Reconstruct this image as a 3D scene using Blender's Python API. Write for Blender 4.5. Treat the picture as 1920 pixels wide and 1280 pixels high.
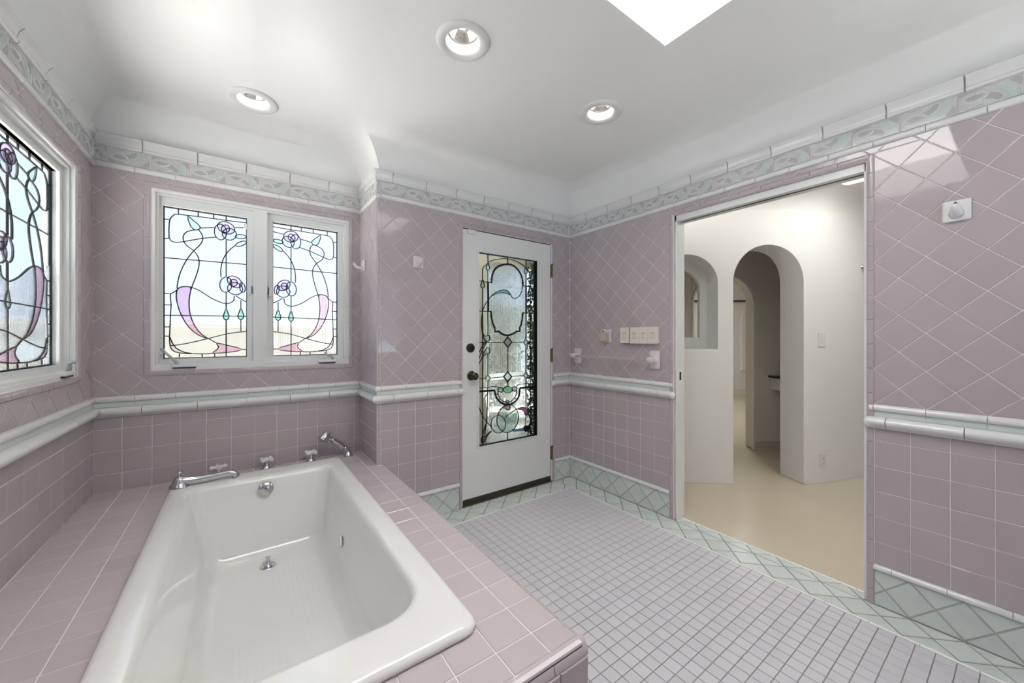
import bpy, bmesh, math, random
from mathutils import Vector, Matrix
from mathutils.geometry import tessellate_polygon
random.seed(7)
for o in list(bpy.data.objects): bpy.data.objects.remove(o)
SC = bpy.context.scene
COL = SC.collection
pi, sin, cos = math.pi, math.sin, math.cos

# ------------------------------------------------------------ camera, sky, exposure
cam_d = bpy.data.cameras.new('camera'); cam = bpy.data.objects.new('camera', cam_d); COL.objects.link(cam)
cam.location = (0, 0, 1.233); cam.rotation_euler = (pi/2, 0, math.radians(54.154-90))
cam_d.sensor_width = 36; cam_d.lens = 36*708/1920; cam_d.shift_y = -7/1920; cam_d.clip_start = .02; cam_d.clip_end = 5000
SC.camera = cam
vs = SC.view_settings; vs.view_transform = 'Standard'; vs.look = 'None'; vs.exposure = 0.93; vs.gamma = 1; vs.use_curve_mapping = False
W = bpy.data.worlds.new('sky'); SC.world = W; W.use_nodes = True
wn = W.node_tree; wn.nodes.clear()
wo = wn.nodes.new('ShaderNodeOutputWorld'); bg = wn.nodes.new('ShaderNodeBackground')
tc = wn.nodes.new('ShaderNodeTexCoord'); sx = wn.nodes.new('ShaderNodeSeparateXYZ'); rp = wn.nodes.new('ShaderNodeValToRGB')
wn.links.new(tc.outputs['Generated'], sx.inputs[0]); wn.links.new(sx.outputs['Z'], rp.inputs[0]); wn.links.new(rp.outputs[0], bg.inputs[0]); wn.links.new(bg.outputs[0], wo.inputs[0])
rp.color_ramp.elements[0].position = 0.0; rp.color_ramp.elements[0].color = (.70, .835, 1.0, 1)
rp.color_ramp.elements[1].position = .8; rp.color_ramp.elements[1].color = (.60, .77, 1.0, 1)
bg.inputs[1].default_value = .80
sun_d = bpy.data.lights.new('sun', 'SUN'); sun_d.energy = 23; sun_d.angle = math.radians(1.0); sun_d.color = (1, .96, .9)
sun = bpy.data.objects.new('sun', sun_d); COL.objects.link(sun); sun.rotation_euler = Vector((-.17, .0, -.985)).to_track_quat('-Z', 'Y').to_euler()
SKYLIGHT = 5.9; LAMP = 45.0; HALL_SKYLIGHT = 3.0; FAR_FILL = 15.0

# ------------------------------------------------------------ materials
MATS = {}
def mat(name, col, rough=.5, metal=0, spec=.5, var=None, bump=None, coat=0, noise=None):
    m = bpy.data.materials.new(name); m.use_nodes = True; nt = m.node_tree; b = nt.nodes['Principled BSDF']
    b.inputs['Base Color'].default_value = (*col, 1); b.inputs['Roughness'].default_value = rough
    b.inputs['Metallic'].default_value = metal; b.inputs['Specular IOR Level'].default_value = spec
    b.inputs['Coat Weight'].default_value = coat
    N, Lk = nt.nodes.new, nt.links.new
    src = None
    if var:                                   # per-piece glaze variation
        oi = N('ShaderNodeObjectInfo'); mx = N('ShaderNodeMix'); mx.data_type = 'RGBA'
        mx.inputs[6].default_value = (*col, 1); mx.inputs[7].default_value = (*var, 1)
        Lk(oi.outputs['Random'], mx.inputs[0]); src = mx.outputs[2]
    if noise:                                 # mottling: (scale, colour)
        tx = N('ShaderNodeTexCoord'); n = N('ShaderNodeTexNoise'); n.inputs['Scale'].default_value = noise[0]; n.inputs['Detail'].default_value = 3
        Lk(tx.outputs['Object'], n.inputs['Vector'])
        mx = N('ShaderNodeMix'); mx.data_type = 'RGBA'
        if src: Lk(src, mx.inputs[6])
        else: mx.inputs[6].default_value = (*col, 1)
        mx.inputs[7].default_value = (*noise[1], 1)
        mr = N('ShaderNodeMapRange'); mr.inputs[1].default_value = .35; mr.inputs[2].default_value = .7
        Lk(n.outputs['Fac'], mr.inputs[0]); Lk(mr.outputs[0], mx.inputs[0]); src = mx.outputs[2]
    if src: Lk(src, b.inputs['Base Color'])
    if bump:                                  # (scale, strength, distance)
        tx = N('ShaderNodeNewGeometry'); n = N('ShaderNodeTexNoise'); n.inputs['Scale'].default_value = bump[0]; n.inputs['Detail'].default_value = 2
        Lk(tx.outputs['Position'], n.inputs['Vector'])
        bp = N('ShaderNodeBump'); bp.inputs['Strength'].default_value = bump[1]; bp.inputs['Distance'].default_value = bump[2]
        Lk(n.outputs['Fac'], bp.inputs['Height']); Lk(bp.outputs[0], b.inputs['Normal'])
    MATS[name] = m; return m
def emit(name, col, s):
    m = bpy.data.materials.new(name); m.use_nodes = True; nt = m.node_tree; nt.nodes.clear()
    o = nt.nodes.new('ShaderNodeOutputMaterial'); e = nt.nodes.new('ShaderNodeEmission'); e.inputs[0].default_value = (*col, 1); e.inputs[1].default_value = s
    nt.links.new(e.outputs[0], o.inputs[0]); MATS[name] = m; return m
def pane_mat(name, col, gloss=.9, haze=0.0, bump=None):
    """thin sheet glass: tinted see-through, a little scattering, mirror-like sheen by Fresnel"""
    m = bpy.data.materials.new(name); m.use_nodes = True; nt = m.node_tree; nt.nodes.clear(); N, Lk = nt.nodes.new, nt.links.new
    o = N('ShaderNodeOutputMaterial'); t = N('ShaderNodeBsdfTransparent'); t.inputs[0].default_value = (*[math.sqrt(c) for c in col], 1)
    g = N('ShaderNodeBsdfGlossy'); g.inputs['Roughness'].default_value = .04
    tr = N('ShaderNodeBsdfTranslucent'); tr.inputs[0].default_value = (*col, 1)
    fr = N('ShaderNodeFresnel'); fr.inputs[0].default_value = 1.35
    a = N('ShaderNodeMixShader'); a.inputs[0].default_value = haze; Lk(t.outputs[0], a.inputs[1]); Lk(tr.outputs[0], a.inputs[2])
    mm = N('ShaderNodeMath'); mm.operation = 'MULTIPLY'; Lk(fr.outputs[0], mm.inputs[0])
    ge = N('ShaderNodeNewGeometry'); inv = N('ShaderNodeMath'); inv.operation = 'MULTIPLY_ADD'; inv.inputs[1].default_value = -gloss; inv.inputs[2].default_value = gloss
    Lk(ge.outputs['Backfacing'], inv.inputs[0]); Lk(inv.outputs[0], mm.inputs[1])
    b = N('ShaderNodeMixShader'); Lk(mm.outputs[0], b.inputs[0]); Lk(a.outputs[0], b.inputs[1]); Lk(g.outputs[0], b.inputs[2]); Lk(b.outputs[0], o.inputs[0])
    MATS[name] = m; return m
def glass_mat(name, col, ior=1.25, rough=0.0, bump=None, clear=.35):
    """textured glass: refraction plus a share of straight transmission"""
    m = bpy.data.materials.new(name); m.use_nodes = True; nt = m.node_tree; nt.nodes.clear(); N, Lk = nt.nodes.new, nt.links.new
    o = N('ShaderNodeOutputMaterial'); g = N('ShaderNodeBsdfGlass'); g.inputs['Color'].default_value = (*[math.sqrt(c) for c in col], 1)
    g.inputs['IOR'].default_value = ior; g.inputs['Roughness'].default_value = rough
    t = N('ShaderNodeBsdfTransparent'); t.inputs[0].default_value = (*[math.sqrt(c) for c in col], 1)
    mx = N('ShaderNodeMixShader'); mx.inputs[0].default_value = clear; Lk(g.outputs[0], mx.inputs[1]); Lk(t.outputs[0], mx.inputs[2]); Lk(mx.outputs[0], o.inputs[0])
    if bump:
        tx = N('ShaderNodeNewGeometry'); mp = N('ShaderNodeMapping'); mp.inputs['Scale'].default_value = bump[3]; n = N('ShaderNodeTexNoise'); n.inputs['Scale'].default_value = bump[0]; n.inputs['Detail'].default_value = 1
        Lk(tx.outputs['Position'], mp.inputs[0]); Lk(mp.outputs[0], n.inputs['Vector'])
        bp = N('ShaderNodeBump'); bp.inputs['Strength'].default_value = bump[1]; bp.inputs['Distance'].default_value = bump[2]
        Lk(n.outputs['Fac'], bp.inputs['Height']); Lk(bp.outputs[0], g.inputs['Normal'])
    MATS[name] = m; return m

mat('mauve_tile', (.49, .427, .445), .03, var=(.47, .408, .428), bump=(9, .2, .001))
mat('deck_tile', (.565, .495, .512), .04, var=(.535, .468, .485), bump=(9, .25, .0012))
mat('grout', (.78, .72, .74), .8)
mat('base_grout', (.42, .42, .40), .85)
mat('floor_grout', (.27, .26, .25), .85)
mat('green_tile', (.64, .70, .68), .24, var=(.58, .64, .63), noise=(9, (.69, .73, .69)), bump=(14, .3, .001))
mat('accent_tile', (.64, .71, .68), .1, var=(.67, .73, .70))
mat('white_tile', (.80, .79, .785), .1, var=(.77, .765, .76), bump=(20, .15, .001))
mat('pencil_white', (.92, .92, .91), .2)
mat('mosaic', (.665, .65, .685), .32, var=(.625, .61, .645))
mat('frieze_base', (.60, .595, .60), .12)
mat('frieze_lilac', (.47, .45, .475), .12)
mat('frieze_green', (.55, .62, .575), .12)
mat('frieze_line', (.82, .83, .81), .12)
mat('ceiling_paint', (.90, .90, .885), .27, spec=.25, bump=(160, .05, .002))
mat('wall_cream', (.80, .80, .77), .45, bump=(40, .08, .002))
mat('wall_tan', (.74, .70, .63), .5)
mat('white_paint', (.80, .80, .785), .28)
mat('enamel', (.85, .84, .81), .09, coat=.3)
mat('chrome', (.62, .62, .64), .06, metal=1)
mat('reflector', (.86, .84, .80), .18, metal=1)
mat('ceramic', (.78, .77, .765), .12)
mat('ceramic_pink', (.76, .70, .70), .12)
mat('bronze', (.055, .042, .03), .32, metal=.85)
mat('brass_dark', (.17, .13, .07), .35, metal=.9)
mat('lead', (.012, .013, .015), .45, metal=.5)
mat('black', (.012, .012, .012), .4)
mat('rubber', (.03, .026, .02), .6)
mat('almond', (.78, .73, .65), .35)
mat('beige_plastic', (.55, .45, .36), .4)
mat('label_white', (.7, .75, .8), .4)
mat('hall_floor', (.60, .53, .41), .22, noise=(1.2, (.57, .50, .39)))
mat('granite', (.03, .025, .02), .1)
mat('stucco', (.80, .76, .64), .9, noise=(30, (.76, .72, .6)))
mat('dim_ground', (.26, .24, .21), .9)
mat('dark_ground', (.06, .05, .035), .95)
mat('beige_stone', (.34, .325, .29), .9)
mat('porch_stone', (.50, .50, .49), .8)
mat('grey_render', (.62, .68, .69), .9)
mat('bounce_pale', (.74, .73, .70), .7)
mat('foliage', (.035, .07, .03), .7, var=(.05, .09, .035))
mat('sea', (.30, .40, .48), .35)
mat('grey_vinyl', (.50, .51, .52), .3)
mat('metal_gasket', (.3, .3, .3), .4, metal=.8)
emit('sky_dome', (1.0, .975, .945), SKYLIGHT)
emit('hall_dome', (1.0, .985, .96), HALL_SKYLIGHT)
emit('lamp_lens', (1.0, .95, .86), LAMP)
emit('far_fill', (1.0, .98, .95), FAR_FILL)
pane_mat('g_clear', (.93, .96, .98))
pane_mat('g_leaf', (.72, .90, .78), haze=0.05)
pane_mat('g_petal', (.82, .81, .94), haze=0.05)
pane_mat('g_rose', (.88, .72, .82), haze=0.05)
pane_mat('g_scythe', (.80, .56, .69), haze=0.06)
pane_mat('g_lilac', (.74, .68, .74), haze=0.06)
pane_mat('g_drop', (.50, .76, .60), haze=0.08)
pane_mat('g_aqua', (.40, .72, .78), haze=0.12)
pane_mat('g_bud', (.72, .78, .68), haze=0.1)
pane_mat('g_rosy', (.55, .26, .38), haze=0.1)
pane_mat('g_plum', (.25, .08, .16), haze=.2)
pane_mat('g_ink', (.02, .02, .02))
pane_mat('g_blue', (.30, .62, .88), haze=.4)
pane_mat('g_green', (.42, .86, .58), haze=.4)
pane_mat('g_opal', (.66, .80, .74), haze=0.15)
pane_mat('g_pale', (.62, .66, .68), haze=0.08)
pane_mat('g_acrylic', (.95, .93, .93), haze=.6)
glass_mat('g_water', (.90, .95, .96), 1.3, 0, (14, .9, .012, (1, 1, 2.2)), .25)
glass_mat('g_waterb', (.86, .92, .92), 1.3, 0, (22, .9, .01, (1, 1, .6)), .25)
glass_mat('g_frost', (.93, .96, .98), 1.2, .08, (120, .7, .004, (1, 1, 1)), .3)
glass_mat('g_reed', (.93, .96, .97), 1.45, 0, None, .15)

# ------------------------------------------------------------ object helpers
def tag(o, label=None, cat=None, group=None, kind=None):
    if label: o['label'] = label
    if cat: o['category'] = cat
    if group: o['group'] = group
    if kind: o['kind'] = kind
    return o
def org(p):
    v = Vector((0, 0, 0))
    while p is not None: v += p.location; p = p.parent
    return v
def me_from(name, verts, faces, mats, smooth=False, mi=None):
    me = bpy.data.meshes.new(name); me.from_pydata([tuple(v) for v in verts], [], faces)
    for m in ([mats] if isinstance(mats, str) else mats): me.materials.append(MATS[m])
    if mi: me.polygons.foreach_set('material_index', mi)
    if smooth: me.polygons.foreach_set('use_smooth', [True]*len(me.polygons))
    me.update(); return me
def link(name, me, parent=None, loc=None, M=None):
    o = bpy.data.objects.new(name, me); COL.objects.link(o)
    if M is not None: o.matrix_world = M
    if loc is not None: o.location = loc
    if parent is not None:
        o.parent = parent
    return o
def fix(verts, faces):
    """merge doubles and make normals consistent"""
    bm = bmesh.new(); vs_ = [bm.verts.new(v) for v in verts]
    for f in faces:
        try: bm.faces.new([vs_[i] for i in f])
        except ValueError: pass
    bmesh.ops.remove_doubles(bm, verts=bm.verts, dist=1e-6); bmesh.ops.recalc_face_normals(bm, faces=bm.faces)
    bm.verts.index_update()
    v = [tuple(x.co) for x in bm.verts]; f = [[x.index for x in p.verts] for p in bm.faces]; bm.free(); return v, f
def obj(name, geo, m, parent=None, smooth=False, clean=False, angle=None):
    """one mesh object from world-space geometry, put under parent"""
    verts, faces = geo
    if clean: verts, faces = fix(verts, faces)
    off = org(parent)
    me = me_from(name, [Vector(v)-off for v in verts], faces, m, smooth)
    o = link(name, me, parent)
    if angle is not None and smooth: me.set_sharp_from_angle(angle=math.radians(angle))
    return o
def empty(name, loc=(0, 0, 0), **k):
    o = bpy.data.objects.new(name, None); COL.objects.link(o); o.location = loc; o.empty_display_size = .05; tag(o, **k); return o
def copy_tree(o, parent=None):
    c = o.copy(); COL.objects.link(c); c.parent = parent
    for ch in list(o.children): copy_tree(ch, c)
    return c
def cat(*gs):
    V, F = [], []
    for v, f in gs:
        n = len(V); V += list(v); F += [[i+n for i in q] for q in f]
    return V, F
def box(x0, x1, y0, y1, z0, z1):
    v = [(x, y, z) for z in (z0, z1) for y in (y0, y1) for x in (x0, x1)]
    return v, [[0, 2, 3, 1], [4, 5, 7, 6], [0, 1, 5, 4], [2, 6, 7, 3], [0, 4, 6, 2], [1, 3, 7, 5]]
def rbox(x0, x1, y0, y1, z0, z1, b):
    """box with chamfered edges"""
    bm = bmesh.new(); v, f = box(x0, x1, y0, y1, z0, z1); vv = [bm.verts.new(p) for p in v]
    for q in f: bm.faces.new([vv[i] for i in q])
    bmesh.ops.bevel(bm, geom=list(bm.edges), offset=b, segments=2, affect='EDGES', profile=.5)
    bmesh.ops.recalc_face_normals(bm, faces=bm.faces); bm.verts.index_update()
    r = [tuple(x.co) for x in bm.verts], [[x.index for x in p.verts] for p in bm.faces]; bm.free(); return r
def lathe(prof, n=24, M=None, cap0=False, cap1=False):
    """prof [(r,h)] about local Z"""
    V, F = [], []
    for r, h in prof:
        for i in range(n): V.append(Vector((r*cos(2*pi*i/n), r*sin(2*pi*i/n), h)))
    for k in range(len(prof)-1):
        for i in range(n):
            j = (i+1) % n; F.append([k*n+i, k*n+j, (k+1)*n+j, (k+1)*n+i])
    if cap0: F.append(list(range(n))[::-1])
    if cap1: F.append([(len(prof)-1)*n+i for i in range(n)])
    if M is not None: V = [M @ v for v in V]
    return V, F
def at(p, d=(0, 0, 1)):
    """matrix at p with local Z along d"""
    return Matrix.Translation(p) @ Vector(d).normalized().to_track_quat('Z', 'Y').to_matrix().to_4x4()
def tube(pts, r, n=10, caps=True, flat=1.0):
    pts = [Vector(p) for p in pts]; m = len(pts); rr = r if isinstance(r, (list, tuple)) else [r]*m
    V, F = [], []; up = Vector((0, 0, 1))
    for k, p in enumerate(pts):
        t = (pts[min(k+1, m-1)]-pts[max(k-1, 0)]).normalized()
        a = t.cross(up)
        if a.length < .05: a = t.cross(Vector((0, 1, 0)))
        a.normalize(); b = a.cross(t).normalized()
        for i in range(n): V.append(p+a*(rr[k]*cos(2*pi*i/n))+b*(rr[k]*flat*sin(2*pi*i/n)))
    for k in range(m-1):
        for i in range(n):
            j = (i+1) % n; F.append([k*n+i, k*n+j, (k+1)*n+j, (k+1)*n+i])
    if caps: F += [list(range(n))[::-1], [(m-1)*n+i for i in range(n)]]
    return V, F
def spline(p, n=6, closed=False):
    o = []; m = len(p); dim = len(p[0])
    for i in range(m if closed else m-1):
        g = (lambda k: p[k % m]) if closed else (lambda k: p[min(max(k, 0), m-1)])
        a, b, c, d = g(i-1), g(i), g(i+1), g(i+2)
        for j in range(n):
            t = j/n
            o.append(tuple(.5*(2*b[k]+(c[k]-a[k])*t+(2*a[k]-5*b[k]+4*c[k]-d[k])*t*t+(3*b[k]-a[k]-3*c[k]+d[k])*t**3) for k in range(dim)))
    if not closed: o.append(tuple(p[-1]))
    return o

class Frame:
    """a flat surface: origin, two in-plane axes u,v and normal n = u x v into the room"""
    def __init__(s, O, U, V):
        s.O, s.U, s.V = Vector(O), Vector(U).normalized(), Vector(V).normalized(); s.N = s.U.cross(s.V)
        s.R = Matrix((s.U, s.V, s.N)).transposed()
    def p(s, u, v, n=0): return s.O+s.U*u+s.V*v+s.N*n
    def m(s, u, v, n=0): return Matrix.Translation(s.p(u, v, n)) @ s.R.to_4x4()
def fgeo(fr, geo): return [fr.p(*v) for v in geo[0]], geo[1]
def fbox(fr, u0, u1, v0, v1, n0, n1): return fgeo(fr, box(u0, u1, v0, v1, n0, n1))

# ------------------------------------------------------------ tiling
def clip(P, a, b, c):            # keep a*u+b*v <= c
    o = []
    for i in range(len(P)):
        p, q = P[i], P[(i+1) % len(P)]; dp, dq = a*p[0]+b*p[1]-c, a*q[0]+b*q[1]-c
        if dp <= 0: o.append(p)
        if (dp < 0 < dq) or (dq < 0 < dp):
            t = dp/(dp-dq); o.append((p[0]+(q[0]-p[0])*t, p[1]+(q[1]-p[1])*t))
    r = []
    for p in o:
        if not r or abs(p[0]-r[-1][0])+abs(p[1]-r[-1][1]) > 1e-6: r.append(p)
    if len(r) > 1 and abs(r[0][0]-r[-1][0])+abs(r[0][1]-r[-1][1]) < 1e-6: r.pop()
    return r
def area(P): return .5*sum(P[i][0]*P[(i+1) % len(P)][1]-P[(i+1) % len(P)][0]*P[i][1] for i in range(len(P))) if len(P) > 2 else 0
def rect(P, r):
    for a, b, c in ((-1, 0, -r[0]), (1, 0, r[1]), (0, -1, -r[2]), (0, 1, r[3])):
        P = clip(P, a, b, c)
        if len(P) < 3: return []
    return P
def minus(P, h):
    if abs(area(rect(P, h))) < 1e-8: return [P]
    out = []
    for a, b, c in ((0, 1, h[2]), (0, -1, -h[3]), (1, 0, h[0]), (-1, 0, -h[1])):
        q = clip(P, a, b, c)
        if abs(area(q)) > 1e-8: out.append(q)
        P = clip(P, -a, -b, -c)
        if len(P) < 3: break
    return out
def inset(P, d):
    Q = P
    for i in range(len(P)):
        p, q = P[i], P[(i+1) % len(P)]; l = math.hypot(q[0]-p[0], q[1]-p[1])
        if l < 1e-6: continue
        a, b = (q[1]-p[1])/l, -(q[0]-p[0])/l
        Q = clip(Q, a, b, a*p[0]+b*p[1]-d)
        if len(Q) < 3: return []
    return Q
def inset_same(P, d):
    n = len(P); o = []
    for i in range(n):
        p0, p1, p2 = P[i-1], P[i], P[(i+1) % n]
        d1 = (p1[0]-p0[0], p1[1]-p0[1]); d2 = (p2[0]-p1[0], p2[1]-p1[1]); l1, l2 = math.hypot(*d1), math.hypot(*d2)
        n1 = (-d1[1]/l1, d1[0]/l1); n2 = (-d2[1]/l2, d2[0]/l2); k = 1+n1[0]*n2[0]+n1[1]*n2[1]
        if k < .15: k = .15
        o.append((p1[0]+d*(n1[0]+n2[0])/k, p1[1]+d*(n1[1]+n2[1])/k))
    return o
def tile_geo(P, t0, t1, b):
    n = len(P); T = inset_same(P, b); ok = area(T) > 0
    for i in range(n):             # bevelled outline must not fold over
        p, q = P[i], P[(i+1) % n]; r, s = T[i], T[(i+1) % n]
        if (q[0]-p[0])*(s[0]-r[0])+(q[1]-p[1])*(s[1]-r[1]) <= 0: ok = False
    if not ok: T = P
    V = [(x, y, t0) for x, y in P]+[(x, y, t1-b) for x, y in P]+[(x, y, t1) for x, y in T]
    F = [list(range(2*n, 3*n))]
    for i in range(n):
        j = (i+1) % n; F += [[i, j, n+j, n+i], [n+i, n+j, 2*n+j, 2*n+i]]
    return V, F
TCOUNT = 0
def tiles(fr, parent, name, region, holes, o, pitch, diag, m, gap=.0027, t0=-.008, t1=0.0, b=.0018, tilt=.12, pieces=None, minarea=6e-5):
    """lay a square or diagonal grid of tiles over a region, cut round the holes, every tile an object"""
    global TCOUNT
    pu, pv = pitch; shared = None
    if diag: base = [(0, -pv/2), (pu/2, 0), (0, pv/2), (-pu/2, 0)]
    else: base = [(0, 0), (pu, 0), (pu, pv), (0, pv)]
    full = abs(area(base)); cells = []
    i0, i1 = int((region[0]-o[0])/pu)-2, int((region[1]-o[0])/pu)+3
    j0, j1 = int((region[2]-o[1])/pv)-2, int((region[3]-o[1])/pv)+3
    for i in range(i0, i1):
        for j in range(j0, j1):
            if diag: cells += [(o[0]+i*pu, o[1]+j*pv+pv/2), (o[0]+i*pu+pu/2, o[1]+j*pv)]
            else: cells.append((o[0]+i*pu, o[1]+j*pv))
    for cx, cy in cells:
        P = rect([(cx+x, cy+y) for x, y in base], region)
        if len(P) < 3: continue
        L = [P]
        for h in holes: L = [q for p in L for q in minus(p, h)]
        for q in L:
            isfull = abs(abs(area(q))-full) < 1e-7
            q = inset(q, gap/2)
            if len(q) < 3 or area(q) < minarea: continue
            mx = sum(p[0] for p in q)/len(q); my = sum(p[1] for p in q)/len(q)
            if isfull and shared: me = shared
            else:
                V, F = tile_geo([(x-mx, y-my) for x, y in q], t0, t1, b)
                if pieces is not None:
                    pieces.append(((mx, my), V, F)); continue
                me = me_from(name, V, F, m)
                if isfull: shared = me
            M = fr.m(mx, my) @ Matrix.Rotation(math.radians(random.gauss(0, tilt)), 4, 'X') @ Matrix.Rotation(math.radians(random.gauss(0, tilt)), 4, 'Y')
            link(name, me, parent, M=M); TCOUNT += 1
def strip(name, parent, P0, P1, A, B, prof, m, joints=None, n=None, gap=.002, k0=(0, 0), k1=(0, 0), off=0.0, length=None, closed=True, smooth=True):
    """moulding pieces swept along P0->P1; profile (a,b) on axes A,B; k* = mitre (shift of the end per a and per b)"""
    P0, P1, A, B = Vector(P0), Vector(P1), Vector(A).normalized(), Vector(B).normalized(); Lg = (P1-P0).length; T = (P1-P0)/Lg
    if joints is None:
        joints = []
        if length:
            x = off
            while x < Lg-.012:
                if x > .012: joints.append(x)
                x += length
        elif n: joints = [Lg*i/n for i in range(1, n)]
    js = [0]+joints+[Lg]; c = len(prof)
    for i in range(len(js)-1):
        s, e = js[i]+(gap/2 if i else 0), js[i+1]-(gap/2 if i < len(js)-2 else 0)
        V = []
        for q, (t, k) in enumerate(((s, k0 if i == 0 else (0, 0)), (e, k1 if i == len(js)-2 else (0, 0)))):
            for a, b_ in prof: V.append(P0+T*(t+k[0]*a+k[1]*b_)+A*a+B*b_)
        F = [[x, (x+1) % c, c+(x+1) % c, c+x] for x in range(c)]+[list(range(c))[::-1], [c+x for x in range(c)]]
        V, F = fix(V, F)
        ctr = sum((Vector(v) for v in V), Vector())/len(V)
        me = me_from(name, [Vector(v)-ctr for v in V], F, m, smooth)
        if smooth: me.set_sharp_from_angle(angle=math.radians(50))
        link(name, me, parent, loc=ctr-org(parent))
def plate(fr, u0, u1, v0, v1, holes, n0, n1):
    """slab with rectangular openings, in frame coordinates"""
    us = sorted({u0, u1, *[x for h in holes for x in h[:2] if u0 < x < u1]}); vs_ = sorted({v0, v1, *[x for h in holes for x in h[2:] if v0 < x < v1]})
    inside = lambda x, y: any(h[0] < x < h[1] and h[2] < y < h[3] for h in holes)
    solid = lambda i, j: 0 <= i < len(us)-1 and 0 <= j < len(vs_)-1 and not inside((us[i]+us[i+1])/2, (vs_[j]+vs_[j+1])/2)
    V, F = [], []
    def q(*p):
        k = len(V); V.extend(fr.p(*x) for x in p); F.append([k, k+1, k+2, k+3])
    for i in range(len(us)-1):
        for j in range(len(vs_)-1):
            if not solid(i, j): continue
            a, b, c, d = us[i], us[i+1], vs_[j], vs_[j+1]
            q((a, c, n1), (b, c, n1), (b, d, n1), (a, d, n1)); q((a, c, n0), (a, d, n0), (b, d, n0), (b, c, n0))
            if not solid(i-1, j): q((a, c, n0), (a, c, n1), (a, d, n1), (a, d, n0))
            if not solid(i+1, j): q((b, c, n0), (b, d, n0), (b, d, n1), (b, c, n1))
            if not solid(i, j-1): q((a, c, n0), (b, c, n0), (b, c, n1), (a, c, n1))
            if not solid(i, j+1): q((a, d, n0), (a, d, n1), (b, d, n1), (b, d, n0))
    return V, F
def ring(fr, u0, u1, v0, v1, w, n0, n1):
    w = w if isinstance(w, (tuple, list)) else (w,)*4     # left right bottom top
    return plate(fr, u0, u1, v0, v1, [(u0+w[0], u1-w[1], v0+w[2], v1-w[3])], n0, n1)
def prism(fr, poly, n0, n1):
    """closed outline (may be concave) extruded"""
    if area(poly) < 0: poly = poly[::-1]
    k = len(poly); tri = tessellate_polygon([[Vector((x, y, 0)) for x, y in poly]])
    V = [fr.p(x, y, n0) for x, y in poly]+[fr.p(x, y, n1) for x, y in poly]; F = []
    for t in tri:
        a = area([poly[i] for i in t]); t = list(t) if a > 0 else list(t)[::-1]
        F += [[k+i for i in t], t[::-1]]
    for i in range(k):
        j = (i+1) % k; F.append([i, j, k+j, k+i])
    return V, F
def ribbon(fr, pts, w, n0, n1):
    """lead came: flat-section bar following a line in the frame"""
    P = [pts[0]]
    for p in pts[1:]:
        if math.hypot(p[0]-P[-1][0], p[1]-P[-1][1]) > 5e-4: P.append(p)
    if len(P) < 2: return [], []
    closed = math.hypot(P[0][0]-P[-1][0], P[0][1]-P[-1][1]) < 1e-3 and len(P) > 3
    V, F = [], []
    m = len(P)
    for k, p in enumerate(P):
        a = P[k-1] if k else (P[-2] if closed else p); b = P[k+1] if k < m-1 else (P[1] if closed else p)
        dx, dy = b[0]-a[0], b[1]-a[1]; l = math.hypot(dx, dy) or 1; nx, ny = -dy/l*w/2, dx/l*w/2
        V += [fr.p(p[0]+nx, p[1]+ny, n0), fr.p(p[0]+nx*.7, p[1]+ny*.7, n1), fr.p(p[0]-nx*.7, p[1]-ny*.7, n1), fr.p(p[0]-nx, p[1]-ny, n0)]
    for k in range(m-1):
        for i in range(4): F.append([4*k+i, 4*k+(i+1) % 4, 4*k+4+(i+1) % 4, 4*k+4+i])
    if not closed: F += [[3, 2, 1, 0], [4*m-4, 4*m-3, 4*m-2, 4*m-1]]
    return V, F
def pairs(f): return [(f[i]/1000, f[i+1]/1000) for i in range(0, len(f), 2)]
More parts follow.
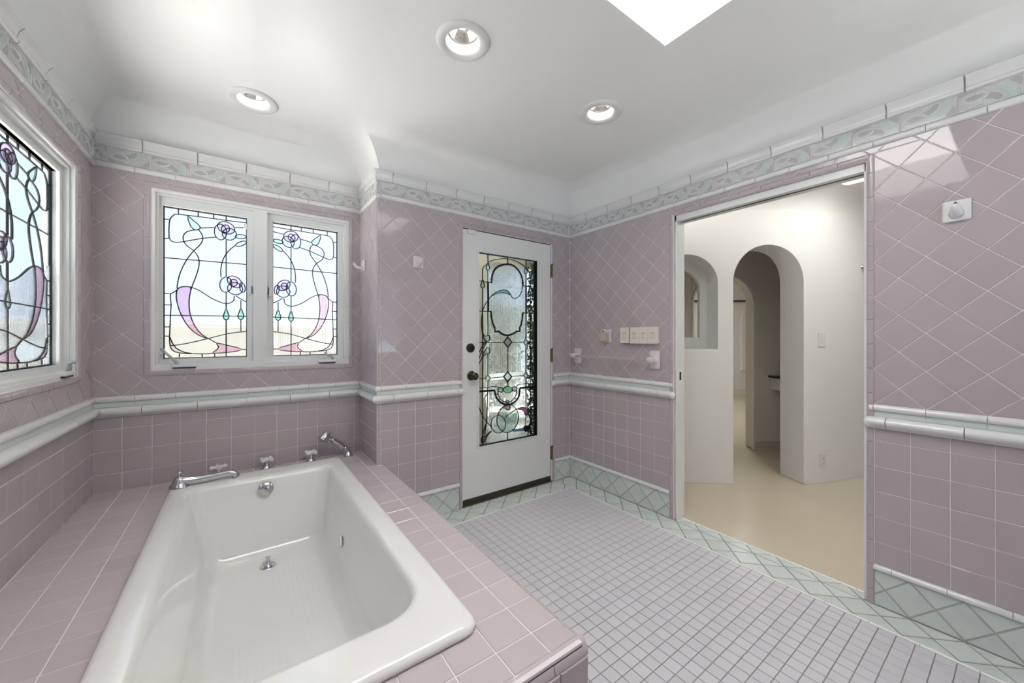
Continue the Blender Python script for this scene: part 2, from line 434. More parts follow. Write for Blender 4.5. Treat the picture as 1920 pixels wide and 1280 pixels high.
SASH_LINES=[(0,[22.2,690.3,22,707.7,21.8,732.3,22.2,754.4,23.3,770.8,25,784.9,27.7,796.6,31.4,805.5,36,812.1,41.5,817.5,43,822,45.3,825.3,62.4,828,108.3,830.1,171,831.7,223.4,832.8,249.4,833,263.1,832.7,281.6,832.8,316.1,833.9,356.1,835.4,385,836.5]),
(0,[22.2,690.3,24,684.6,26.9,676.8,31.1,670.6,36.8,667.3,43.7,665.6,51.9,665.4,59.8,666.4,68.9,668.9,83.6,673.8,108,683,138.3,694.9,167,705.3,192.8,713,216.7,719.1,233.4,723.3]),
(0,[62.4,860,62.4,828]),
(0,[150,860,150,830.6]),
(0,[221.9,860,221.9,832.5]),
(0,[281.6,860,281.6,824]),
(0,[0.3,789.7,24.2,791.3]),
(0,[0.3,679.6,22.9,684.9]),
(0,[103.5,826.5,112.3,820.3,124.5,807.9,135.9,798.5,146.3,789.2,154.7,779.6,159.6,770.6,158.5,762.7,153.7,756.4,146.4,751.9,137.5,750.8,128.2,754.9,119.4,763.7,112.7,778.5,107.8,795.5,103.7,814.1,103.5,826.5]),
(0,[137.5,751.8,127.4,747.9,113.4,742.3,101.4,735.4,93.4,727,87.4,717.3,83.6,707.3,82.3,697.2,83.3,686.8,85.7,676.9,89.4,668,94.7,659.5,101.4,651.2,110.4,643.4,120.9,635.7,130.3,627.1,137.8,617.4,144.3,606.7,149.3,594.6,152.7,581.4,154.6,566.9,154.4,549.8,151.4,528.1,146.4,504.1,141.2,482.1,136.3,464.1,131.2,448.3,126.6,433.6,122.8,418.7,119.5,404.8,117.2,395.3]),
(0,[152.2,754.2,156.4,748.2,162.3,739.5,167,730.1,169.7,720.4,171.1,709.9,170.7,699.2,168.3,688.5,164,677.6,158.1,666,150,653.9,140.2,641.1,130.3,627.1,120.6,611.6,110.8,594.7,101.4,576.4,92.4,556,83.8,534.1,76.5,513,70.7,493.5,66.1,474.7,62.4,456,59.5,435.2,57.4,414.5,56.1,400]),
(0,[0.3,571.3,385,576]),
(0,[159.6,765.9,225.7,780.1]),
(0,[325.4,797.2,385,804.4]),
(0,[281.6,713.2,281.6,491.7]),
(0,[281.6,395.6,281.6,297.6]),
(0,[281.6,231,281.6,2.6]),
(0,[382.5,747.8,376.6,739.6,362,733.5,344.4,731.9,330.5,735.4,325.4,742.5,331.1,750.6,345.5,756.7,363.1,758.4,377.3,755,382.5,747.8]),
(0,[383.5,716.7,380.2,706.2,367.4,694,350.1,684.6,334.9,681.7,327.6,686.3,330.8,696.7,343.4,708.9,360.7,718.3,376,721.3,383.5,716.7]),
(0,[329.4,688.7,320.9,680.5,308.9,668.6,297.4,654.6,287.3,638.7,277.8,620.7,269.8,602,263.9,582.4,259.5,562.1,256.6,541.9,255.6,520.2,256.1,498.6,256.6,483.5]),
(0,[283.5,769,283.5,747.4,277.8,727.9,267.3,714.4,254.3,709.6,241.4,714.3,231.1,727.5,225.4,746.6,225.4,767.9,231,787.2,241.2,800.7,254.1,805.8,267.1,801.4,277.6,788.3,283.5,769]),
(0,[332.1,749,326.4,733.2,314.9,721,300.1,714.8,284.8,715.8,272.1,723.8,264.5,737,263.3,753,268.8,768.6,280,780.8,294.7,787.2,310.1,786.5,323,778.6,330.9,765.3,332.1,749]),
(0,[322.9,774,314.1,760.3,298.8,752.1,280.3,751,262.2,757.2,248.1,769.3,240.6,785,241.1,801.1,249.6,814.7,264.5,823,282.8,824.4,301.1,818.5,315.7,806.4,323.5,790.5,322.9,774]),
(0,[299,784.8,296.2,772.5,288.7,762.6,278.4,757.8,268.3,759.3,260.8,766.6,258.1,777.8,260.8,790,268.3,799.9,278.4,804.8,288.7,803.4,296.2,796.1,299,784.8]),
(0,[310,440.8,305.6,420.3,296.1,404.1,283.4,395.4,270.2,395.9,259,405.4,252,422,250.5,442.4,254.8,462.6,264.1,478.8,276.6,487.7,289.9,487.5,301.3,478.1,308.5,461.5,310,440.8]),
(0,[363.5,413.5,356.9,397.9,344,386.8,327.6,382.6,310.8,385.8,297,395.9,288.9,410.8,287.9,427.5,294.3,442.9,306.9,453.9,323.2,458.5,340,455.5,354.1,445.5,362.5,430.5,363.5,413.5]),
(0,[375.6,434.9,376.2,415.8,371.3,402.3,362.9,399.5,354.1,408.5,348.3,425.7,347.7,444.7,352.5,458.2,360.9,461.1,369.8,452.2,375.6,434.9]),
(0,[358.1,440,348.9,429.8,334.6,426,318.2,429.3,302.8,439.1,291.4,453.3,286.4,469.1,288.5,483.5,297.3,493.7,311.3,497.7,327.8,494.7,343.3,485.1,355,470.8,360.2,454.7,358.1,440]),
(0,[336.7,457.2,334.2,446,327.4,437.5,318.1,433.8,308.9,436,302.2,443.4,299.8,454,302.2,465.1,308.9,473.6,318.1,477.4,327.4,475.3,334.2,467.9,336.7,457.2]),
(0,[55.4,390.7,57.7,394.7,61.2,400.4,65.9,405.4,71.9,409.2,79.1,412.4,87.1,414.5,95.6,415.7,104.8,415.9,115.8,414,128.9,409.4,143.8,402.6,159.6,393.7,176.3,381.5,194.1,367.1,212,354.1,230.7,343.5,249.5,334.3,265.9,328.2,278.5,326.1,288.6,327.2,297.4,329.8,305.5,333.6,312.3,338.9,317.3,345.7,320,355.8,320.9,367.4,321.3,375.7]),
(0,[87.1,414.5,75.3,411.9,65.9,406.3,59.5,397.7,55.4,386.1,53.4,371.5,53.3,353.7,54.9,332.7,58.9,307.8,66,276.9,76.5,243.7,90.9,210.4,108.6,179.2,129.6,153,152.2,132.5,179.1,118.6,196.9,113.5,186.8,120.4,167,136.4,149.8,160.1,133.9,189,122.4,221.5,114.3,254.3,110.5,283.5,109.3,310.4,109.3,334,110.7,357.3,115.9,386.5,117.2,410.3,103.9,416.2,87.1,414.5]),
(0,[234.9,86.3,261.4,80.5,297.4,69.1,337.5,57.1,361.9,45.2,338.7,36.2,297.4,29.7,251.1,25.1,215.8,24.8,219.7,32.6,234.9,43.7,241.8,54.1,244.9,64.9,236.7,78,234.9,86.3]),
(0,[196.9,113.5,201.8,110,208.8,105,215.8,100,222.9,94.9,230,89.9,234.9,86.3]),
(0,[24.2,127.5,28,116.5,34.6,93.5,42.3,75.3,53.3,58.3,70.7,44.2,90.7,33.5,115.5,27.5,130.3,25,113.7,25.3,87.1,27.9,65.2,31.5,46.3,38.2,34.7,48.9,27.7,66.1,24.1,100.6,24.2,127.5]),
(0,[130.3,25,141.7,24,158.2,22.7,174.4,22,189.9,22.6,205.1,23.8,215.8,24.8]),
(0,[31.1,72.4,48.3,75.3,73.5,79.6,101.4,85.6,131.3,93.7,164.2,103.5,196.9,113.5,227.9,123.6,258.5,134,289.5,142.8,324.4,149.6,359.9,154.9,385,158.5]),
(0,[55.4,390.7,51.1,386.8,45,381.3,39.4,375.8,34.6,372.4,30.3,369,27.7,361.2,27.9,346.3,29.9,326.9,31.1,306.4,30.6,285.6,29.4,263.8,28.4,242.1,27.6,220.1,27,198.2,26.3,177.9,25.5,158.2,24.8,140,24.2,127.5]),
(0,[1.7,368.6,27.7,369.4]),
(0,[1.7,304,29.7,304.5]),
(0,[1.7,244.8,28.4,244.8]),
(0,[1.7,180.2,26.3,179.7]),
(0,[1.7,127.4,24.2,126.5]),
(0,[27.7,245.7,385,252]),
(0,[281.6,297.6,277.2,286.4,273.1,269.1,269.4,257.7,267.5,247.8,269.4,237.9,273.1,230.3,277.2,227.4,281.6,227.1,286,227.6,290.1,230.8,293.8,238.7,295.8,248.7,293.8,258.6,290.1,269.7,286,286.8,281.6,297.6]),
(0,[354.6,302,349.7,290.8,345.3,273.6,341.2,262.4,339.1,252.5,341.2,242.8,345.3,235.3,349.7,232.4,354.6,232.1,359.4,232.6,363.9,235.8,368,243.6,370.1,253.6,368,263.3,363.9,274.4,359.4,291.2,354.6,302]),
(0,[354.6,350.9,354.6,301]),
(0,[354.6,233.1,354.6,158.2]),
(0,[329.4,376.2,338.1,369.9,350.5,361,361.9,353.3,371.2,348.1,379.4,344.2,385,341.6]),
(0,[67.3,26.6,66.6,6.2]),
(0,[169.2,24,168.5,3.1]),
(0,[227.3,22.6,226.5,1.3]),
(0,[361.9,45.2,385,44.8])]
SASH_FILLS=[('leaf',[103.5,826.5,112.3,820.3,124.5,807.9,135.9,798.5,146.3,789.2,154.7,779.6,159.6,770.6,158.5,762.7,153.7,756.4,146.4,751.9,137.5,750.8,128.2,754.9,119.4,763.7,112.7,778.5,107.8,795.5,103.7,814.1]),
('leaf',[382.5,747.8,376.6,739.6,362,733.5,344.4,731.9,330.5,735.4,325.4,742.5,331.1,750.6,345.5,756.7,363.1,758.4,377.3,755]),
('leaf',[383.5,716.7,380.2,706.2,367.4,694,350.1,684.6,334.9,681.7,327.6,686.3,330.8,696.7,343.4,708.9,360.7,718.3,376,721.3]),
('petal',[283.5,769,283.5,747.4,277.8,727.9,267.3,714.4,254.3,709.6,241.4,714.3,231.1,727.5,225.4,746.6,225.4,767.9,231,787.2,241.2,800.7,254.1,805.8,267.1,801.4,277.6,788.3]),
('petal',[332.1,749,326.4,733.2,314.9,721,300.1,714.8,284.8,715.8,272.1,723.8,264.5,737,263.3,753,268.8,768.6,280,780.8,294.7,787.2,310.1,786.5,323,778.6,330.9,765.3]),
('rose',[322.9,774,314.1,760.3,298.8,752.1,280.3,751,262.2,757.2,248.1,769.3,240.6,785,241.1,801.1,249.6,814.7,264.5,823,282.8,824.4,301.1,818.5,315.7,806.4,323.5,790.5]),
('petal',[299,784.8,296.2,772.5,288.7,762.6,278.4,757.8,268.3,759.3,260.8,766.6,258.1,777.8,260.8,790,268.3,799.9,278.4,804.8,288.7,803.4,296.2,796.1]),
('petal',[310,440.8,305.6,420.3,296.1,404.1,283.4,395.4,270.2,395.9,259,405.4,252,422,250.5,442.4,254.8,462.6,264.1,478.8,276.6,487.7,289.9,487.5,301.3,478.1,308.5,461.5]),
('petal',[363.5,413.5,356.9,397.9,344,386.8,327.6,382.6,310.8,385.8,297,395.9,288.9,410.8,287.9,427.5,294.3,442.9,306.9,453.9,323.2,458.5,340,455.5,354.1,445.5,362.5,430.5]),
('petal',[375.6,434.9,376.2,415.8,371.3,402.3,362.9,399.5,354.1,408.5,348.3,425.7,347.7,444.7,352.5,458.2,360.9,461.1,369.8,452.2]),
('rose',[358.1,440,348.9,429.8,334.6,426,318.2,429.3,302.8,439.1,291.4,453.3,286.4,469.1,288.5,483.5,297.3,493.7,311.3,497.7,327.8,494.7,343.3,485.1,355,470.8,360.2,454.7]),
('petal',[336.7,457.2,334.2,446,327.4,437.5,318.1,433.8,308.9,436,302.2,443.4,299.8,454,302.2,465.1,308.9,473.6,318.1,477.4,327.4,475.3,334.2,467.9]),
('scythe',[87.1,414.5,75.3,411.9,65.9,406.3,59.5,397.7,55.4,386.1,53.4,371.5,53.3,353.7,54.9,332.7,58.9,307.8,66,276.9,76.5,243.7,90.9,210.4,108.6,179.2,129.6,153,152.2,132.5,179.1,118.6,196.9,113.5,186.8,120.4,167,136.4,149.8,160.1,133.9,189,122.4,221.5,114.3,254.3,110.5,283.5,109.3,310.4,109.3,334,110.7,357.3,115.9,386.5,117.2,410.3,103.9,416.2]),
('scythe',[234.9,86.3,261.4,80.5,297.4,69.1,337.5,57.1,361.9,45.2,338.7,36.2,297.4,29.7,251.1,25.1,215.8,24.8,219.7,32.6,234.9,43.7,241.8,54.1,244.9,64.9,236.7,78]),
('lilac',[24.2,127.5,28,116.5,34.6,93.5,42.3,75.3,53.3,58.3,70.7,44.2,90.7,33.5,115.5,27.5,130.3,25,113.7,25.3,87.1,27.9,65.2,31.5,46.3,38.2,34.7,48.9,27.7,66.1,24.1,100.6]),
('drop',[281.6,297.6,277.2,286.4,273.1,269.1,269.4,257.7,267.5,247.8,269.4,237.9,273.1,230.3,277.2,227.4,281.6,227.1,286,227.6,290.1,230.8,293.8,238.7,295.8,248.7,293.8,258.6,290.1,269.7,286,286.8]),
('drop',[354.6,302,349.7,290.8,345.3,273.6,341.2,262.4,339.1,252.5,341.2,242.8,345.3,235.3,349.7,232.4,354.6,232.1,359.4,232.6,363.9,235.8,368,243.6,370.1,253.6,368,263.3,363.9,274.4,359.4,291.2])]
SASH_WAVE=[55.4,390.7,57.7,394.7,61.2,400.4,65.9,405.4,71.9,409.2,79.1,412.4,87.1,414.5,95.6,415.7,104.8,415.9,115.8,414,128.9,409.4,143.8,402.6,159.6,393.7,176.3,381.5,194.1,367.1,212,354.1,230.7,343.5,249.5,334.3,265.9,328.2,278.5,326.1,288.6,327.2,297.4,329.8,305.5,333.6,312.3,338.9,317.3,345.7,320,355.8,320.9,367.4,321.3,375.7]
DOOR_LINES=[(0,[1497,1612,1497,420]),
(0,[1545,1873,1545,1813]),
(0,[1545,1753,1545,1247]),
(0,[1545,1113,1545,951]),
(0,[1545,897,1539,681,1528,562]),
(0,[1730,1873,1730,1817]),
(0,[1730,1155,1730,964]),
(0,[1730,881,1730,846]),
(0,[1730,480,1730,420]),
(0,[1916,1873,1916,1816]),
(0,[1916,1761,1916,1662]),
(0,[1916,1435,1915,1223]),
(0,[1915,1170,1915,950]),
(0,[1916,895,1916,652]),
(0,[1913,598,1910,509]),
(0,[1960,1614,1960,420]),
(0,[2000,1873,2000,420]),
(1,[1579,1660,1579,1670,1579,1684,1581,1699,1585,1716,1591,1735,1600,1752,1611,1767,1626,1781,1643,1792,1665,1802,1690,1810,1714,1815,1737,1818,1759,1818,1779,1814,1798,1807,1814,1798,1829,1786,1842,1774,1854,1760,1863,1746,1870,1731,1875,1715,1878,1700,1881,1684,1881,1669,1882,1658,1915,1659,1915,1436,1880,1436,1879,1424,1878,1405,1876,1387,1872,1370,1868,1354,1863,1339,1858,1329,1854,1321,1850,1316,1850,1285,1817,1285,1807,1279,1794,1271,1779,1264,1764,1259,1747,1254,1730,1252,1714,1253,1697,1256,1682,1261,1667,1268,1653,1277,1643,1283,1608,1281,1608,1309,1603,1318,1595,1332,1589,1347,1584,1361,1580,1376,1577,1391,1575,1408,1574,1424,1573,1436,1547,1436,1545,1659,1579,1660]),
(0,[1545,1813,1564,1821,1591,1832,1619,1841,1646,1848,1673,1854,1698,1858,1721,1860,1742,1860,1763,1859,1785,1857,1807,1853,1829,1847,1853,1838,1876,1828,1897,1817,1915,1808,1929,1799,1941,1788,1949,1772,1955,1754,1958,1734,1960,1712,1960,1689,1960,1673]),
(0,[1497,1675,1497,1696,1496,1725,1497,1748,1499,1759,1502,1765,1506,1771,1513,1778,1522,1785,1528,1790]),
(0,[1545,1810,1540,1801,1536,1786,1532,1777,1530,1768,1532,1761,1536,1755,1540,1753,1545,1753,1549,1754,1554,1757,1558,1763,1560,1772,1558,1780,1554,1788,1549,1802,1545,1810]),
(0,[1498,1677,1493,1666,1488,1650,1484,1639,1482,1629,1484,1620,1488,1613,1493,1611,1498,1611,1504,1612,1509,1615,1513,1623,1515,1632,1513,1641,1509,1651,1504,1667,1498,1677]),
(0,[1913,1817,1907,1808,1903,1793,1898,1783,1896,1775,1898,1767,1903,1761,1907,1759,1913,1759,1918,1760,1923,1763,1928,1770,1930,1778,1928,1786,1923,1795,1918,1809,1913,1817]),
(0,[1960,1672,1956,1663,1952,1648,1948,1638,1946,1630,1948,1622,1952,1616,1956,1614,1960,1614,1965,1614,1969,1617,1972,1624,1974,1632,1972,1640,1969,1649,1965,1663,1960,1672]),
(0,[1453,1662,1484,1662]),
(0,[1517,1660,1545,1661]),
(0,[1915,1659,2012,1659]),
(0,[1453,1434,1547,1435]),
(0,[1915,1435,2012,1435]),
(0,[1453,1197,1690,1196]),
(0,[1771,1197,1889,1196]),
(0,[1941,1195,2012,1195]),
(0,[1570,1550,1580,1561,1604,1579,1624,1590,1647,1599,1672,1607,1698,1610,1720,1608,1738,1601,1755,1585,1763,1571,1751,1575,1730,1582,1708,1586,1682,1587,1655,1584,1627,1577,1593,1561,1570,1550]),
(0,[1763,1571,1767,1565,1774,1557,1783,1551,1795,1550,1808,1551,1821,1555,1833,1562,1845,1571,1855,1583,1862,1596,1869,1611,1873,1625,1876,1638,1878,1650,1878,1659]),
(0,[1570,1550,1563,1541,1553,1530,1543,1517,1534,1506,1525,1494,1517,1481,1510,1467,1504,1451,1498,1433,1494,1411,1490,1387,1488,1363,1488,1341,1488,1320,1490,1300,1492,1284,1495,1269,1498,1256,1503,1245,1508,1234,1513,1225,1521,1217,1530,1211,1536,1207]),
(0,[1495,1275,1502,1264,1513,1247,1524,1245,1536,1247,1546,1252,1554,1254,1561,1244,1564,1231,1562,1219,1554,1209,1542,1206,1528,1207,1518,1213,1510,1225,1500,1253,1495,1275]),
(0,[1517,1206,1469,1125,1455,1078]),
(0,[1536,1206,1487,1127,1455,1046]),
(0,[1543,1159,1555,1152,1564,1141,1565,1128,1560,1116,1549,1112,1536,1110,1520,1103,1506,1095,1495,1082,1490,1077,1495,1094,1506,1117,1517,1133,1528,1145,1536,1155,1543,1159]),
(0,[1490,1077,1484,1067,1476,1054,1469,1040,1463,1024,1458,1008,1455,996]),
(1,[1730,1240,1769,1198,1730,1157,1692,1198,1730,1240]),
(0,[1913,1223,1939,1195,1913,1168,1887,1196,1913,1223]),
(1,[1730,964,1769,921,1730,883,1692,926,1730,964]),
(0,[1545,951,1571,922,1545,896,1518,925,1545,951]),
(0,[1915,950,1941,921,1915,895,1889,924,1915,950]),
(0,[1453,925,1518,924]),
(0,[1571,923,1692,925]),
(0,[1769,924,1889,923]),
(0,[1941,922,2012,922]),
(0,[1453,856,1477,855,1512,855,1543,854,1566,855,1586,856,1604,855,1622,852,1639,847,1651,844]),
(0,[1821,845,1828,848,1840,852,1863,855,1910,855,1970,854,2012,853]),
(1,[1453,828,1608,825]),
(1,[1608,825,1608,819,1609,812,1612,802,1615,789,1620,775,1627,762,1636,750,1647,739,1658,729,1671,721,1685,714,1698,709,1709,705,1719,703,1730,702,1743,702,1757,702,1771,705,1785,709,1799,716,1812,724,1824,734,1834,747,1842,762,1847,782,1849,805,1850,822]),
(1,[1850,824,2012,824]),
(0,[1639,819,1638,812,1638,803,1639,793,1642,783,1648,772,1654,762,1662,753,1672,744,1682,737,1694,730,1708,724,1722,721,1736,720,1749,722,1763,726,1776,733,1789,742,1800,752,1808,762,1815,773,1819,784,1821,794,1821,804,1821,811]),
(0,[1619,788,1639,792]),
(0,[1643,748,1658,760]),
(0,[1678,718,1686,735]),
(0,[1779,701,1763,726]),
(0,[1819,730,1800,751]),
(0,[1846,782,1821,786]),
(0,[1775,818,1772,808,1762,800,1747,795,1730,795,1713,798,1699,805,1689,814,1686,825,1689,835,1699,842,1713,847,1730,848,1747,844,1762,837,1772,828,1775,818]),
(0,[1688,823,1684,814,1675,807,1662,806,1650,810,1641,817,1637,827,1641,837,1650,843,1662,845,1675,841,1684,833,1688,823]),
(0,[1822,819,1819,809,1810,803,1797,801,1785,805,1776,813,1773,823,1776,833,1785,839,1797,841,1810,838,1819,830,1822,819]),
(0,[1744,722,1741,715,1733,711,1724,712,1716,717,1713,725,1716,733,1724,737,1733,736,1741,730,1744,722]),
(0,[1834,559,1821,530,1801,506,1775,489,1746,481,1716,481,1688,490,1663,507,1644,531,1631,559,1627,589,1631,620,1643,648,1661,672,1686,689,1714,699,1744,700,1773,692,1799,675,1820,652,1833,623,1838,591,1834,559]),
(0,[1709,549,1706,528,1696,509,1681,496,1661,489,1640,489,1619,495,1601,508,1586,525,1577,545,1573,567,1577,588,1586,606,1601,619,1619,627,1640,627,1661,621,1681,609,1696,592,1706,571,1709,549]),
(0,[1698,699,1710,702,1722,701,1738,698,1751,690,1754,677,1751,664,1740,659,1726,660,1710,669,1694,678,1681,678,1674,678,1683,688,1698,699]),
(0,[1674,678,1667,671,1656,662,1647,653,1640,643,1635,632,1631,625]),
(0,[1817,657,1834,662,1863,665,1886,664,1906,658,1923,645,1935,630,1936,614,1930,601,1919,596,1908,597,1903,609,1897,624,1885,637,1867,647,1837,653,1817,657]),
(0,[1817,657,1800,650,1777,640,1755,630,1733,619,1712,607,1698,599]),
(0,[1932,616,1947,599,1966,571,1972,546,1971,522,1961,501,1945,484,1927,468,1910,460,1897,470,1890,485,1892,500,1902,511,1921,508,1941,505,1953,517,1960,534,1960,552,1955,572,1941,600,1932,616]),
(0,[1775,495,1890,490,1890,475,1787,481,1775,495]),
(0,[1581,516,1566,506,1543,488,1526,461,1512,438,1499,432,1490,436,1486,450,1487,467,1492,481,1500,490,1508,482,1517,475,1529,485,1543,499,1566,511,1581,516]),
(0,[1517,475,1518,487,1519,505,1521,525,1524,545,1528,568,1532,593,1535,624,1538,657,1539,681]),
(0,[1500,490,1503,505,1508,526,1513,545,1519,558,1524,568,1528,574]),
(0,[1453,766,1457,749,1462,726,1469,701,1480,677,1493,651,1506,628,1518,609,1531,593,1543,579,1555,566,1566,555,1573,548]),
(0,[1941,615,1915,591]),
(0,[1972,518,2012,534])]
DOOR_FILLS=[('water',[1579,1660,1579,1670,1579,1684,1581,1699,1585,1716,1591,1735,1600,1752,1611,1767,1626,1781,1643,1792,1665,1802,1690,1810,1714,1815,1737,1818,1759,1818,1779,1814,1798,1807,1814,1798,1829,1786,1842,1774,1854,1760,1863,1746,1870,1731,1875,1715,1878,1700,1881,1684,1881,1669,1882,1658,1915,1659,1915,1436,1880,1436,1879,1424,1878,1405,1876,1387,1872,1370,1868,1354,1863,1339,1858,1329,1854,1321,1850,1316,1850,1285,1817,1285,1807,1279,1794,1271,1779,1264,1764,1259,1747,1254,1730,1252,1714,1253,1697,1256,1682,1261,1667,1268,1653,1277,1643,1283,1608,1281,1608,1309,1603,1318,1595,1332,1589,1347,1584,1361,1580,1376,1577,1391,1575,1408,1574,1424,1573,1436,1547,1436,1545,1659]),
('drop',[1545,1810,1540,1801,1536,1786,1532,1777,1530,1768,1532,1761,1536,1755,1540,1753,1545,1753,1549,1754,1554,1757,1558,1763,1560,1772,1558,1780,1554,1788,1549,1802]),
('drop',[1498,1677,1493,1666,1488,1650,1484,1639,1482,1629,1484,1620,1488,1613,1493,1611,1498,1611,1504,1612,1509,1615,1513,1623,1515,1632,1513,1641,1509,1651,1504,1667]),
('drop',[1913,1817,1907,1808,1903,1793,1898,1783,1896,1775,1898,1767,1903,1761,1907,1759,1913,1759,1918,1760,1923,1763,1928,1770,1930,1778,1928,1786,1923,1795,1918,1809]),
('drop',[1960,1672,1956,1663,1952,1648,1948,1638,1946,1630,1948,1622,1952,1616,1956,1614,1960,1614,1965,1614,1969,1617,1972,1624,1974,1632,1972,1640,1969,1649,1965,1663]),
('aqua',[1570,1550,1580,1561,1604,1579,1624,1590,1647,1599,1672,1607,1698,1610,1720,1608,1738,1601,1755,1585,1763,1571,1751,1575,1730,1582,1708,1586,1682,1587,1655,1584,1627,1577,1593,1561]),
('bud',[1495,1275,1502,1264,1513,1247,1524,1245,1536,1247,1546,1252,1554,1254,1561,1244,1564,1231,1562,1219,1554,1209,1542,1206,1528,1207,1518,1213,1510,1225,1500,1253]),
('rosy',[1517,1206,1469,1125,1455,1059,1455,1084,1487,1156,1534,1206]),
('bud',[1543,1159,1555,1152,1564,1141,1565,1128,1560,1116,1549,1112,1536,1110,1520,1103,1506,1095,1495,1082,1490,1077,1495,1094,1506,1117,1517,1133,1528,1145,1536,1155]),
('pale',[1730,1240,1769,1198,1730,1157,1692,1198]),
('pale',[1913,1223,1939,1195,1913,1168,1887,1196]),
('pale',[1730,964,1769,921,1730,883,1692,926]),
('pale',[1545,951,1571,922,1545,896,1518,925]),
('pale',[1915,950,1941,921,1915,895,1889,924]),
('green',[1775,818,1772,808,1762,800,1747,795,1730,795,1713,798,1699,805,1689,814,1686,825,1689,835,1699,842,1713,847,1730,848,1747,844,1762,837,1772,828]),
('pale',[1688,823,1684,814,1675,807,1662,806,1650,810,1641,817,1637,827,1641,837,1650,843,1662,845,1675,841,1684,833]),
('pale',[1822,819,1819,809,1810,803,1797,801,1785,805,1776,813,1773,823,1776,833,1785,839,1797,841,1810,838,1819,830]),
('pale',[1744,722,1741,715,1733,711,1724,712,1716,717,1713,725,1716,733,1724,737,1733,736,1741,730]),
('opal',[1834,559,1821,530,1801,506,1775,489,1746,481,1716,481,1688,490,1663,507,1644,531,1631,559,1627,589,1631,620,1643,648,1661,672,1686,689,1714,699,1744,700,1773,692,1799,675,1820,652,1833,623,1838,591]),
('waterb',[1709,549,1706,528,1696,509,1681,496,1661,489,1640,489,1619,495,1601,508,1586,525,1577,545,1573,567,1577,588,1586,606,1601,619,1619,627,1640,627,1661,621,1681,609,1696,592,1706,571]),
('rosy',[1698,699,1710,702,1722,701,1738,698,1751,690,1754,677,1751,664,1740,659,1726,660,1710,669,1694,678,1681,678,1674,678,1683,688]),
('plum',[1817,657,1834,662,1863,665,1886,664,1906,658,1923,645,1935,630,1936,614,1930,601,1919,596,1908,597,1903,609,1897,624,1885,637,1867,647,1837,653]),
('ink',[1932,616,1947,599,1966,571,1972,546,1971,522,1961,501,1945,484,1927,468,1910,460,1897,470,1890,485,1892,500,1902,511,1921,508,1941,505,1953,517,1960,534,1960,552,1955,572,1941,600]),
('blue',[1775,495,1890,490,1890,475,1787,481]),
('rosy',[1581,516,1566,506,1543,488,1526,461,1512,438,1499,432,1490,436,1486,450,1487,467,1492,481,1500,490,1508,482,1517,475,1529,485,1543,499,1566,511])]
# ------------------------------------------------------------ room frames
XR, YD, YW, XL, ZD = 2.385, 2.422, 2.816, -.605, .431
XP = .70                              # face of the pier return
Z = (0, 0, 1)
RIGHT = Frame((XR, YD, 0), (0, -1, 0), Z)           # u = YD - y
BACK = Frame((0, YD, 0), (1, 0, 0), Z)              # u = x
RETURN = Frame((XP, YW, 0), (0, -1, 0), Z)          # u = YW - y
ALCOVE = Frame((0, YW, 0), (1, 0, 0), Z)            # u = x
LEFT = Frame((XL, YW, 0), (.0125, 1, 0), Z)         # u = y - YW (negative towards the tub foot)
FLOOR = Frame((0, 0, 0), (1, 0, 0), (0, 1, 0))
DECK = Frame((0, 0, ZD), (1, 0, 0), (0, 1, 0))
NEAR = Frame((0, .69, 0), (1, 0, 0), Z)             # end of the tub deck, facing the camera
SIDE = Frame((.745, 0, 0), (0, 1, 0), Z)            # side of the tub deck, facing the doorway
YB = -1.3                              # wall behind the camera
G = -.002                              # grout plane

# openings (u0,u1,v0,v1), outer edge of the tile surround
H_DOORWAY = (YD-1.46, YD-.437, -1, 2.088)
H_DOOR = (1.283, 2.200, -1, 2.062)
H_WIN2 = (-.417, .650, 1.026, 2.078)
H_WIN1 = (-1.50, -.18, 1.026, 2.060)

wall_right = tag(obj('wall_right', plate(RIGHT, -.02, YD-YB, 0, 2.30, [(H_DOORWAY[0]+.028, H_DOORWAY[1]-.028, -1, 2.062)], -.115, G), 'grout'), kind='structure')
wall_back = tag(obj('wall_back', plate(BACK, XP+.004, XR+.12, 0, 2.30, [(1.311, 2.168, -1, 2.034)], -.13, G), 'grout'), kind='structure')
wall_return = tag(obj('wall_return', plate(RETURN, -.0, YW-YD-.004, 0, 2.30, [], -.10, G), 'grout'), kind='structure')
wall_alcove = tag(obj('wall_alcove', plate(ALCOVE, XL-.10, XP+.12, 0, 2.30, [(-.390, .623, 1.054, 2.050)], -.103, G), 'grout'), kind='structure')
wall_left = tag(obj('wall_left', plate(LEFT, YB-YW, .16, 0, 2.30, [(-1.473, -.207, 1.054, 2.033)], -.103, G), 'grout'), kind='structure')
wall_front = tag(obj('wall_front', plate(Frame((0, YB, 0), (-1, 0, 0), Z), -2.6, .9, 0, 2.6, [(-2.15, -1.25, .95, 2.20)], -.1, 0), 'white_paint'), kind='structure')
wall_right['label'] = 'lavender tiled wall with the wide doorway to the hall'; wall_right['category'] = 'wall'
wall_back['label'] = 'lavender tiled wall holding the white stained glass door'; wall_back['category'] = 'wall'
wall_return['label'] = 'narrow tiled return between the window alcove and the door wall'; wall_return['category'] = 'wall'
wall_alcove['label'] = 'lavender tiled wall behind the bathtub with the double window'; wall_alcove['category'] = 'wall'
wall_left['label'] = 'lavender tiled wall at the left with the cropped window'; wall_left['category'] = 'wall'
wall_front['label'] = 'plain white wall behind the viewer'; wall_front['category'] = 'wall'

D = .1645                              # diagonal of a wall tile
Z_RAIL, Z_COR = .926, 2.116
